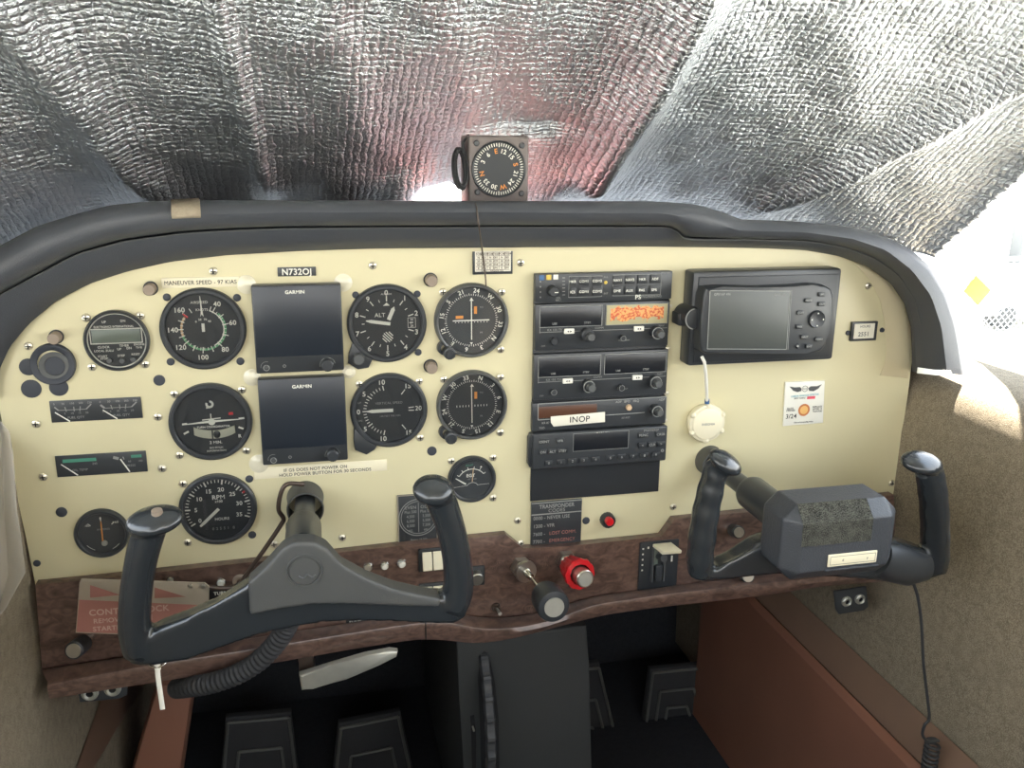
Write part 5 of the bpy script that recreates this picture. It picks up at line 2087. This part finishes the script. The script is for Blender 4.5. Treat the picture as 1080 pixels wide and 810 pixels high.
def pedal(label, c, Y, ins=3, cat='rudder pedal'):
    P = [PY(a, b, Y) for a, b in c]
    t = thing('rudder_pedal', label, cat, tuple(P[0]), 'rudder pedals in the footwell')
    MB().prism([(p.x, p.z) for p in P], Y, Y + .012, .002).build('pad', M['rubber'], t)
    cx = sum(p.x for p in P) / 4
    zb_ = min(p.z for p in P)
    for k in range(ins):
        f = .93 - k * .27
        q = MB()
        R_ = []
        for p in P:
            R_.append(Vector((cx + (p.x - cx) * f, Y - .004, zb_ + (p.z - zb_) * (f + (0 if k else .03)))))
        # ridge: three sided band
        for a, b in ((3, 0), (0, 1), (1, 2)):
            q.tube([R_[a], R_[b]], .0026, 8)
        q.build('raised_ridge', M['rubberridge'], t)
    MB().tube([(cx, Y + .012, zb_ + .02), (cx, Y + .12, zb_ - .05)], .01, 12).build('arm', M['rod'], t)
    return t


M['rubberridge'] = mat('worn_rubber_ridge', (92, 94, 90), .5, var=.1)
pedal('dark footwell pedal with nested ridges, leftmost of the four', [(238, 757), (307, 751), (319, 850), (230, 850)], .40)
pedal('dark footwell pedal with nested ridges, second from left beside the console', [(357, 763), (422, 750), (444, 850), (347, 850)], .40)
pedal('dark footwell pedal partly hidden by the right side of console', [(596, 702), (632, 699), (657, 802), (600, 802)], .44)
pedal('dark footwell pedal with nested ridges, rightmost of the four', [(686, 706), (740, 701), (758, 764), (677, 772)], .44)
for lab, pp in (('narrow ribbed heel plate below the pedal hidden by the console', [(624, 784), (657, 783), (660, 835), (628, 835)]), ('wide ribbed heel plate below the rightmost pedal', [(683, 790), (764, 782), (772, 840), (690, 840)])):
    P = [PY(a, b, .40) for a, b in pp]
    t = thing('heel_plate', lab, 'plate', tuple(P[0]), 'ribbed plates under the right pedals')
    MB().prism([(p.x, p.z) for p in P], .40, .42, .003).build('plate', M['rubber'], t)
    q = MB()
    n = 3 if 'narrow' in lab else 5
    for k in range(n):
        f = (k + .3) / n
        a = P[0].lerp(P[1], f)
        b = P[3].lerp(P[2], f)
        q.tube([a + Vector((0, -.002, -.002)), a.lerp(b, .7) + Vector((0, -.002, 0))], .0022, 8)
    q.build('rib', M['rubberridge'], t)
# ------------------------------------------------------------------ padded coaming over the panel
N = 120


def line_at(pl_, n, Y, it=2):
    return smooth_poly(poly_at(pl_, n, Y), it)


inner = [(-8, 420), (-5, 400), (0, 388), (10, 366), (30, 342), (58, 318), (95, 299), (135, 286), (180, 276), (240, 269), (320, 264.5), (400, 262), (540, 261), (680, 260), (760, 261),
         (810, 262), (850, 264), (885, 270), (915, 281), (940, 299), (954, 320), (961, 345), (962, 392)]
seam = [(-75, 420), (-60, 380), (-40, 345), (0, 312), (33, 294), (83, 267.5), (133, 254), (194, 246), (250, 242.5), (300, 241), (400, 240), (540, 239.5), (700, 239.5), (709, 241), (720, 252), (790, 252.5), (850, 254), (889, 261), (920, 272), (946, 291), (962, 315), (969, 345), (972, 392)]
mid = [(-110, 420), (-95, 370), (-60, 325), (0, 288), (40, 264), (100, 240), (150, 231), (200, 226.5), (300, 224), (500, 224), (700, 225), (740, 232), (780, 243), (850, 245), (900, 252), (935, 264), (962, 285), (982, 312), (993, 345), (999, 394)]
outer = [(-130, 420), (-110, 350), (-60, 300), (0, 259), (40, 238), (80, 226), (110, 218), (150, 214), (200, 212), (500, 213), (700, 213.5), (735, 216), (760, 223), (785, 232.5), (850, 235), (900, 240), (930, 248), (960, 262), (985, 285), (1000, 312), (1012, 350), (1019, 394)]
# shared cuts so that the strips line up
cuts_i = poly_at(inner, N, 0)


def match(pl_, Y, keyx):
    """resample a seen polyline so that its points sit beside those of the inner edge"""
    return smooth_poly(poly_at(pl_, N, Y), 1)


li = poly_at(inner, N, -.0005)
l0 = poly_at(inner, N, -.010)
ls = poly_at(seam, N, -.034)
lm = poly_at(mid, N, -.072)
lo = poly_at(outer, N, -.056)
L1 = [a.lerp(b, .5) + Vector((0, -.006, 0)) for a, b in zip(l0, ls)]
g1 = [p + Vector((0, -.004, 0)) for p in ls]
g2 = [a.lerp(b, .06) + Vector((0, .012, 0)) for a, b in zip(ls, lm)]
g3 = [a.lerp(b, .22) + Vector((0, -.010, 0)) for a, b in zip(ls, lm)]
g4 = [a.lerp(b, .6) + Vector((0, -.010, 0)) for a, b in zip(ls, lm)]
g5 = [a.lerp(b, .55) + Vector((0, -.006, 0)) for a, b in zip(lm, lo)]
back = [p + Vector((0, .10, -.012)) for p in lo]
back2 = [p + Vector((0, .36, -.042)) for p in lo]
lo1 = [p + Vector((0, .018, .0)) for p in lo]
coam = thing('glareshield', 'black padded coaming curving over the top of panel and down both ends', 'glareshield', tuple(PY(540, 240, 0)))
q = MB()
q.loft([ls, g2, g3, g4, lm, g5, lo, lo1, back, back2])
q.build('padded_roll', M['vinyl'], coam, 60)
q = MB()
q.loft([li, l0, L1, g1, ls])
q.build('inner_band', M['vinyl'], coam, 60)
q = MB()
q.tube([p + Vector((0, -.0052, 0)) for p in ls[8:-6]], .0008, 6)
q.build('seam_piping', M['greybez'], coam)
# end cap at right
q = MB()
e_ = [r_[-1] for r_ in (li, l0, L1, g1, ls, g2, g3, g4, lm, g5, lo, lo1, back, back2)]
q.bm.faces.new([q.v(*p) for p in e_])
q.build('end_cap', M['vinyl'], coam)

# velcro patch
P = [(180.5, 210.5), (210.5, 209), (211.5, 228), (181, 229.5)]
q = MB()
ra = [PY(180.5, 212.5, -.060), PY(181, 219, -.0745), PY(181, 229, -.083)]
rb_ = [PY(210.5, 211, -.060), PY(211, 218, -.0745), PY(211.5, 228, -.083)]
rm = [a.lerp(b, .5) for a, b in zip(ra, rb_)]
q.loft([[a, m_, b] for a, m_, b in zip(ra, rm, rb_)])
o = q.build('velcro_patch', M['velcro'], None, 60)
mod = o.modifiers.new('s', 'SOLIDIFY')
mod.thickness = .004
mod.offset = 0
tag(o, 'small tan velcro patch stuck on the black coaming at upper left', 'patch')
q = MB()
q.prism([G(a, b, -.079) for a, b in ((968, 387.5), (985, 390), (1002, 390.5), (1005, 396), (986, 395.5), (967, 393.5))], -.0800, -.0785, .0003)
tag(q.build('paper_strip', M['whitep'], None), 'narrow white paper strip at the lower right end of black coaming', 'strip')

# ------------------------------------------------------------------ magnetic compass
YM = .0
x0, x1, z0, z1 = box4([(495, 142), (557.5, 144), (557.5, 216), (494, 216)], YM)
t = thing('magnetic_compass', 'square grey magnetic compass with round dial standing on top of the coaming', 'compass', ((x0 + x1) / 2, YM, z0))
q = MB()
q.box(x0, x1, YM, YM + .05, z0, z1, .0025, 3)
q.box(x0 + .01, x1 - .01, YM + .01, YM + .05, z0 - .03, z0 + .002)
q.build('case', M['compassgrey'], t)
cx, cz = G(526, 178.5, YM)
R = 29.3 * msc(526, 178, YM)
q = MB()
q.lathe(cx, cz, [(R * .93, YM - .0005), (R * .93, YM - .002), (R * .98, YM - .003), (R * 1.0, YM - .002), (R, YM)], 56)
q.build('bezel', M['bezel'], t)
q = MB()
q.disc(cx, cz, R * .94, YM - .0006, 56)
q.build('dial', M['face'], t)
q = MB(cx, cz)
for i in range(60):
    q.tick(i * 6, (.80 if i % 5 else .77) * R, .91 * R, .0009, YM - .0010)
for s_, a in (('12', 15), ('15', 45), ('21', 105), ('24', 135), ('30', 196), ('33', 226), ('3', -66), ('6', -38)):
    num(q, R, a, .64, s_, .0044, YM - .0010, upright=False)
q.build('dial_markings', M['white'], t, 0)
q = MB(cx, cz)
for s_, a in (('E', -10), ('S', 75), ('W', 166), ('N', 256)):
    num(q, R, a, .64, s_, .0048, YM - .0010, upright=False)
q.build('orange_letters', M['orange'], t, 0)
for a, b in ((502.5, 151), (550.5, 153.5), (503.5, 202.5), (550, 204)):
    x, z = G(a, b, YM)
    MB().lathe(x, z, [(0, YM - .0012), (.0022, YM - .0012), (.0030, YM - .0004), (.0031, YM)], 20).build('corner_screw', M['bezel'], t)
q = MB()
for k in range(7):
    c = PY(486.5 - (k % 3) * 1.3, 177 + (k % 2) * 1.5, .008)
    rz, ry = .0185 + .0006 * (k % 4), .006 + .0012 * (k % 3)
    q.tube([c + Vector((.006 * math.cos(a), ry * math.sin(a) + .002 * k - .006, rz * math.sin(a))) for a in [2 * PI * i / 28 for i in range(29)]], .0011, 6, caps=False)
q.tube([PY(489, 160, .006), PY(488, 150, .01), PY(494, 143, .02)], .0014, 8)
tag(q.build('wire_bundle', M['rubber'], None, 60), 'coiled bundle of thin black wire hanging on the left side of compass', 'wire bundle')
P = [PY(501, 213, -.030), PY(502.5, 218, -.076), PY(505, 238, -.084), PY(507, 252, -.060), PY(508.5, 263, -.030), PY(510, 275, -.012), PY(512, 292, -.0105), PY(512.5, 302, -.0105)]
q = MB()
q.tube(spline(P, 8), .0008, 8)
tag(q.build('thin_wire', M['rod'], None, 60), 'thin wire running from the compass down over the coaming to upper course indicator', 'wire')

# ------------------------------------------------------------------ foil sun shade
NU, NV = 420, 240
E0, E1 = PX(985, 272, .765), PX(1080, 185, .765)
Bc = [PY(-140, 400, -.12), PY(-60, 330, .0), PY(0, 280, .06), PY(60, 250, .13), PY(150, 228, .20), PY(320, 223, .25), PY(500, 222, .27), PY(660, 222, .26), PY(800, 241, .19), PY(900, 252, .13), PY(960, 264, .08), E0]
Bs = spline(Bc, 40)


def samp(P, n):
    d = [0]
    for a, b in zip(P, P[1:]):
        d.append(d[-1] + (b - a).length)
    out, k = [], 0
    for i in range(n):
        s_ = d[-1] * i / (n - 1)
        while k < len(P) - 2 and d[k + 1] < s_:
            k += 1
        f = (s_ - d[k]) / max(1e-9, d[k + 1] - d[k])
        out.append(P[k].lerp(P[k + 1], f))
    return out, d[-1]


Bp, blen = samp(Bs, NU)
eT = (E1 - E0) * 4.2
CXm = PY(526, 178, .03).x


def sstep(a, b, x):
    t_ = max(0, min(1, (x - a) / (b - a)))
    return t_ * t_ * (3 - 2 * t_)


bm = bmesh.new()
uvl = []
grid = []
for i in range(NU):
    u = i / (NU - 1)
    b = Bp[i]
    w = sstep(.80, 1.0, u)
    side = sstep(.22, 0, u)
    tv = Vector((.02 - .10 * side, -.62 - .05 * side, .50 - .02 * side)).lerp(eT, w)
    row = []
    for j in range(NV):
        v = j / (NV - 1)
        p = b + tv * v
        nrm = Vector((0, -.64, -.76))
        # broad sag, pleats and creases
        X = p.x
        sag = .035 * math.sin(PI * min(1, v * 1.3)) * math.sin(PI * u)
        h = sag
        s_ = X + .22 * v        # pleats lean
        h += .020 * noise.noise(Vector((s_ * 4.2, v * .9, 3.1)))
        h += .012 * noise.noise(Vector((s_ * 11, v * 2.2, 7.7))) * sstep(.0, .25, v)
        h += .005 * noise.noise(Vector((X * 26, v * 16, 1.3)))
        # two standing folds
        for (x_a, lean, amp, wd) in ((CXm + .150, .03, .045, .030), (CXm - .36, -.14, .028, .028), (CXm + .36, .34, .022, .02), (CXm - .24, -.06, .012, .010)):
            dd_ = (X - (x_a + lean * v)) / wd
            h += amp * math.exp(-abs(dd_) ** 1.5) * sstep(0, .16, v)
        p = p + nrm * h
        # the shade is propped up over the compass
        a_ = max(0, 1 - (abs(X - CXm - .005 - .12 * v) / .125) ** 1.15) * max(0, 1 - v / .26) ** .9
        a_ += .35 * max(0, 1 - abs(X - CXm + .10 - .1 * v) / .05) * max(0, 1 - v / .14)
        a_ += .30 * max(0, 1 - abs(X - CXm - .10 - .2 * v) / .05) * max(0, 1 - v / .16)
        p += Vector((0, -.115 * a_, .018 * a_))
        gap = math.exp(-((X - (CXm - .050)) / .026) ** 4) * math.exp(-(v / .06) ** 2)
        p.z += .030 * gap
        gap2 = math.exp(-((X - CXm) / .034) ** 4) * math.exp(-(v / .08) ** 2)
        p.z += .020 * gap2
        # scalloped, frayed right edge
        if u > .97:
            p += Vector((.006 * math.sin(v * 260) * .35 * (u - .97) / .03, 0, 0))
        row.append(bm.verts.new(p))
        uvl.append((u * blen, v * .80))
    grid.append(row)
uv = bm.loops.layers.uv.new('UVMap')
for i in range(NU - 1):
    for j in range(NV - 1):
        f = bm.faces.new((grid[i][j], grid[i + 1][j], grid[i + 1][j + 1], grid[i][j + 1]))
        f.smooth = True
        for l, (a, b_) in zip(f.loops, ((i, j), (i + 1, j), (i + 1, j + 1), (i, j + 1))):
            l[uv].uv = uvl[a * NV + b_]
me = bpy.data.meshes.new('sun_shade')
bm.to_mesh(me)
bm.free()
me.materials.append(M['foil'])
shade = bpy.data.objects.new('sun_shade', me)
COL.objects.link(shade)
sol = shade.modifiers.new('s', 'SOLIDIFY')
sol.thickness = .003
sol.offset = 1
tag(shade, 'crumpled silver bubble foil sun shade filling the windscreen above the coaming', 'sun shade')

# ------------------------------------------------------------------ cabin shell
EZ = EYE.z
XR, XL = .711, -.297
def struct(name, q, m, smooth=35):
    o = q.build(name, m, None, smooth)
    o['kind'] = 'structure'
    return o


# right side wall with rounded shoulder under the window
def zrail(x, z):
    return EZ + z


prof = [(XR + .012, -1.02), (XR + .002, -.70), (XR, -.50), (XR, -.34), (XR + .003, -.305), (XR + .012, -.282), (XR + .028, -.266), (XR + .05, -.258), (XR + .09, -.255), (XR + .13, -.262), (XR + .13, -1.06)]
q = MB()
ys = [-1.9, -1.2, -.8, -.5, -.3, -.2, -.12, -.06, .0, .1, .3, .66]
q.loft([[(x, y, EZ + z) for x, z in prof] for y in ys])
struct('wall_right', q, M['fabric'], 60)
# brown ledge and kick panel on the right
q = MB()
pr = [(XR - .0015, -.672), (XR - .02, -.700), (XR - .024, -.712)]
q.loft([[(x, y, EZ + z) for x, z in pr] for y in (-1.2, .64)])
struct('trim_1', q, M['browndk'])
q = MB()
pr = [(XR - .026, -.712), (XR - .034, -.722), (XR - .036, -1.06)]
q.loft([[(x, y, EZ + z) for x, z in pr] for y in (-1.2, .44)])
struct('trim_2', q, M['brown'])
# left wall
q = MB()
prof = [(XL, -1.06), (XL, -.30), (XL - .01, -.275), (XL - .04, -.26), (XL - .10, -.255)]
q.loft([[(x, y, EZ + z) for x, z in prof] for y in (-1.9, -1.0, -.3, 0, .66)])
struct('wall_left', q, M['fabric'], 60)
# left brown footwell trim, edges seen running down and left
a0, a1 = PX(152, 722, XL + .002), PX(97, 812, XL + .002)
q = MB()
dl = (a1 - a0)
q.bm.faces.new([q.v(*p) for p in (a0 - dl * .3, a1 + dl * .5, Vector((XL + .002, .64, (a1 + dl * .5).z)), Vector((XL + .002, .64, (a0 - dl * .3).z)))])
struct('trim_3', q, M['browndk'])
q = MB()
b0, b1 = PY(165, 722, .22), PY(125, 860, .22)
c0_, c1_ = PY(205, 722, .22), PY(185, 860, .22)
q.prism([(b0.x, b0.z), (c0_.x, c0_.z), (c1_.x, c1_.z), (b1.x, b1.z)], .22, .30, .01)
struct('trim_4', q, M['brown'])
q = MB()
q.box(-.6, 1.1, -2.0, .90, EZ - 1.07, EZ - 1.05)
struct('floor', q, M['carpet'])
q = MB()
q.box(-.5, .755, .64, .66, EZ - 1.05, EZ - .10)
q.box(.755, .95, .64, .66, EZ - 1.05, EZ - .27)  # outer piece added to close a sun leak into the footwell
struct('wall_front', q, M['carpet'])
q = MB()
q.box(-.36, .748, .16, .66, EZ - .135, EZ - .118)
struct('light_block_deck', q, M['vinyl'])  # unseen deck extension added to keep daylight out behind the panel
q = MB()
q.box(XL - .05, XL - .04, .05, .66, EZ - .32, EZ - .10)
struct('light_block_left', q, M['vinyl'])  # unseen side sheet added to stop light leaking in under the deck
q = MB()
q.box(.745, .755, .08, .66, EZ - .32, EZ - .10)
struct('light_block_right', q, M['vinyl'])  # same unseen light stop added on the right
q = MB()
q.loft([[(x, y, EZ + .44 - .35 * ((x - .2) / .7) ** 2) for x in [-.42 + 1.24 * k / 16 for k in range(17)]] for y in (-1.9, -1.2, -.6, -.32)])
struct('ceiling', q, M['liner'], 60)
q = MB()
q.box(-.6, 1.1, -1.95, -1.9, EZ - 1.05, EZ - .08)
struct('wall_back', q, M['fabric'])
# side panes
for nm, X in (('window_1', XR + .115), ('window_2', XL - .09)):
    q = MB()
    q.loft([[(X, -1.7, EZ - .27), (X, .05, EZ - .27)], [(X, -1.7, EZ + .28), (X, -.30, EZ + .28)]])
    struct(nm, q, M['pane'], 0)
# windscreen pane outside the shade
q = MB()
rows = []
for k in range(2):
    rows.append([Bs[i] + Vector((0, .05, -.02)) + Vector((0, -.64, .52)) * k for i in range(0, len(Bs), 12)])
q.loft(rows)
struct('window_3', q, M['pane'], 60)

# ------------------------------------------------------------------ outside
GZ = EZ - 2.0
q = MB()
q.box(-40, 60, -20, 60, GZ - .1, GZ)
struct('ground', q, M['apron'])
YF_ = 5.5
P = lambda a, b: PY(a, b, YF_)
t = thing('chain_link_fence', 'pale chain link fence outside the right window', 'fence', (P(1029, 378).x, YF_, GZ))
q = MB()
pa_, pb_ = P(930, 277), P(1160, 270)
q.tube([pa_, pb_], .018, 8)
q.tube([P(930, 376), P(1160, 380)], .014, 8)
q.build('rail', M['galv'], t)
for xx in (1029, 1120, 955):
    a = P(xx, 250 if xx == 1029 else 272)
    MB().tube([a, (a.x, YF_, GZ)], .022, 8).build('post', M['galv'], t)
q = MB()
xa_, xb_ = pa_.x, pb_.x
zt_, zb2 = P(1029, 276).z, P(1029, 378).z
n = 34
hgt = zt_ - zb2
for k in range(-8, n):
    x = xa_ + (xb_ - xa_) * k / n
    if x + hgt < xb_:
        q.tube([(x, YF_, zb2), (x + hgt, YF_, zt_)], .004, 4)
        q.tube([(x + hgt, YF_, zb2), (x, YF_, zt_)], .004, 4)
q.build('mesh', M['galv'], t)
t = thing('warning_sign', 'yellow diamond sign fixed on the fence post outside', 'sign', tuple(P(1030, 320)))
s_ = [(1029.5, 291), (1045, 306), (1031.5, 322), (1016.5, 307)]
MB().prism([G(a, b, YF_ - .05) for a, b in s_], YF_ - .055, YF_ - .045, .002).build('board', M['signyellow'], t)
MB().box(P(1029, 300).x - .03, P(1029, 300).x + .03, YF_ - .04, YF_ - .02, P(1029, 325).z, P(1029, 285).z).build('bracket', M['galv'], t)
# car
YK = 7.5
P = lambda a, b: PY(a, b, YK)
t = thing('car', 'white car parked beyond the fence at the right edge', 'car', (P(1090, 340).x, YK, GZ))
x0, z0 = P(1042, 334).x, P(1042, 334).z
k = msc(1050, 320, YK)
body = [(0, 0), (0, 14), (10, 20), (26, 27), (36, 38), (60, 44), (110, 44), (130, 30), (160, 26), (162, 0)]
MB().prism([(x0 + a * k, z0 + b * k) for a, b in body], YK, YK + .9, .03).build('body', M['carwhite'], t)
MB().prism([(x0 + a * k, z0 + b * k) for a, b in ((12, 28), (22, 38), (40, 43), (85, 43), (85, 28))], YK - .01, YK + .01).build('side_glass', M['carglass'], t)
MB().prism([(x0 + a * k, z0 + b * k) for a, b in ((2, 1), (2, 7), (18, 9), (70, 9), (70, 2))], YK - .01, YK + .01).build('lower_grille', M['carglass'], t)
for a in (22, 128):
    MB().lathe(x0 + a * k, z0 - 2 * k, [(0, YK - .03), (8 * k, YK - .03), (12 * k, YK - .02), (12 * k, YK + .2)], 28).build('wheel', M['rubber'], t)
# building
YBd = 13
P = lambda a, b: PY(a, b, YBd)
t = thing('building', 'overexposed white building beyond the fence', 'building', (P(1060, 330).x, YBd, GZ))
a, b = P(985, 330), P(1300, 190)
MB().box(a.x, b.x, YBd, YBd + 6, GZ, b.z).build('wall', M['buildwhite'], t)
a, b = P(1040, 263), P(1054, 243)
MB().box(a.x, b.x, YBd - .05, YBd, a.z, b.z).build('window', M['winfar'], t)
a, b = P(1067, 292), P(1072.5, 215)
MB().box(a.x, b.x, YBd - .3, YBd, a.z, b.z).build('column', M['colgrey'], t)
t = thing('tree', 'pale green tree top above the building at far right', 'tree', tuple(PY(1078, 200, 26)))
q = MB()
c = PY(1100, 196, 26)
for k in range(60):
    q.ell(c + Vector((random.uniform(-2.1, 2.1), random.uniform(-.9, .9), random.uniform(-2, 1.3))), (.5, .5, .4), None, 8)
q.build('crown', M['leaf'], t)
MB().tube([c + Vector((0, 0, -7)), c], .2, 8).build('trunk', M['rod'], t)

# plastic sheet at the left edge
q = MB()
pl = [(-40, 430, 1), (-4, 440, 3), (9, 456, 7), (13, 480, 10), (15, 510, 14), (17, 540, 16), (22, 572, 22), (26, 604, 26), (14, 625, 14), (6, 640, 6), (-10, 660, -10)]
ys_ = -.13
rows = []
for a, b, c_ in pl:
    rows.append([PY(-60, b, ys_), PY(min(c_, a) * .3 - 20, b + 4, ys_ - .02), PY(a * .5 - 4, b + 2, ys_ + .01), PY(a, b, ys_ - .008)])
q.loft(rows[1:])
o = q.build('plastic_sheet', M['film'], None, 60)
tag(o, 'wrinkled translucent plastic sheet hanging at the far left edge', 'plastic sheet')
m_ = o.modifiers.new('s', 'SOLIDIFY')
m_.thickness = .001

# ------------------------------------------------------------------ light
w = bpy.data.worlds.new('sky')
SC.world = w
w.use_nodes = True
nt = w.node_tree
bg = nt.nodes['Background']
tc = nt.nodes.new('ShaderNodeTexCoord')
sp = nt.nodes.new('ShaderNodeSeparateXYZ')
nt.links.new(tc.outputs['Generated'], sp.inputs[0])
cr = nt.nodes.new('ShaderNodeValToRGB')
e = cr.color_ramp.elements
e[0].position = .47
e[0].color = (.40, .37, .33, 1)
e[1].position = .53
e[1].color = (1.0, .98, .95, 1)
n_ = cr.color_ramp.elements.new(1.0)
n_.color = (.62, .78, 1.0, 1)
mp = nt.nodes.new('ShaderNodeMath')
mp.operation = 'MULTIPLY_ADD'
mp.inputs[1].default_value = .5
mp.inputs[2].default_value = .5
nt.links.new(sp.outputs['Z'], mp.inputs[0])
nt.links.new(mp.outputs[0], cr.inputs[0])
nt.links.new(cr.outputs[0], bg.inputs['Color'])
bg.inputs['Strength'].default_value = 6.0
sun = bpy.data.lights.new('sun', 'SUN')
sun.energy = 40
sun.angle = math.radians(.6)
sun.color = (1, .94, .84)
so = bpy.data.objects.new('sun', sun)
COL.objects.link(so)
SUN_D = Vector((-.36, -.22, -.9)).normalized()
so.rotation_euler = SUN_D.to_track_quat('-Z', 'Y').to_euler()
so.location = (3, 2, 5)
# added red point lamps hidden behind the compass, standing in for cowling bounce
pl_ = bpy.data.lights.new('added_red_lamp', 'POINT')
pl_.energy = .03
pl_.color = (1, .42, .36)
pl_.shadow_soft_size = .012
po = bpy.data.objects.new('added_red_lamp', pl_)
COL.objects.link(po)
po.location = (CXm + .0, .085, EZ - .030)

for k_, dx_ in enumerate((-.060, .060, .100)):  # more added red lamps at deck level to tint the foil
    pq = bpy.data.lights.new('added_red_lamp', 'POINT')
    pq.energy = .075
    pq.color = (1, .38, .33)
    pq.shadow_soft_size = .02
    oq = bpy.data.objects.new('added_red_lamp', pq)
    COL.objects.link(oq)
    oq.location = (CXm + dx_, .155, EZ - .060 - .018)

vs_ = SC.view_settings
vs_.view_transform = 'Standard'
vs_.look = 'None'
vs_.gamma = 1
vs_.use_curve_mapping = False
vs_.exposure = 0.24
SC.cycles.max_bounces = 8
SC.cycles.diffuse_bounces = 4
SC.cycles.glossy_bounces = 4
SC.cycles.transparent_max_bounces = 12
SC.cycles.caustics_reflective = False
SC.cycles.caustics_refractive = False
SC.cycles.sample_clamp_indirect = 6
SC.cycles.use_denoising = True
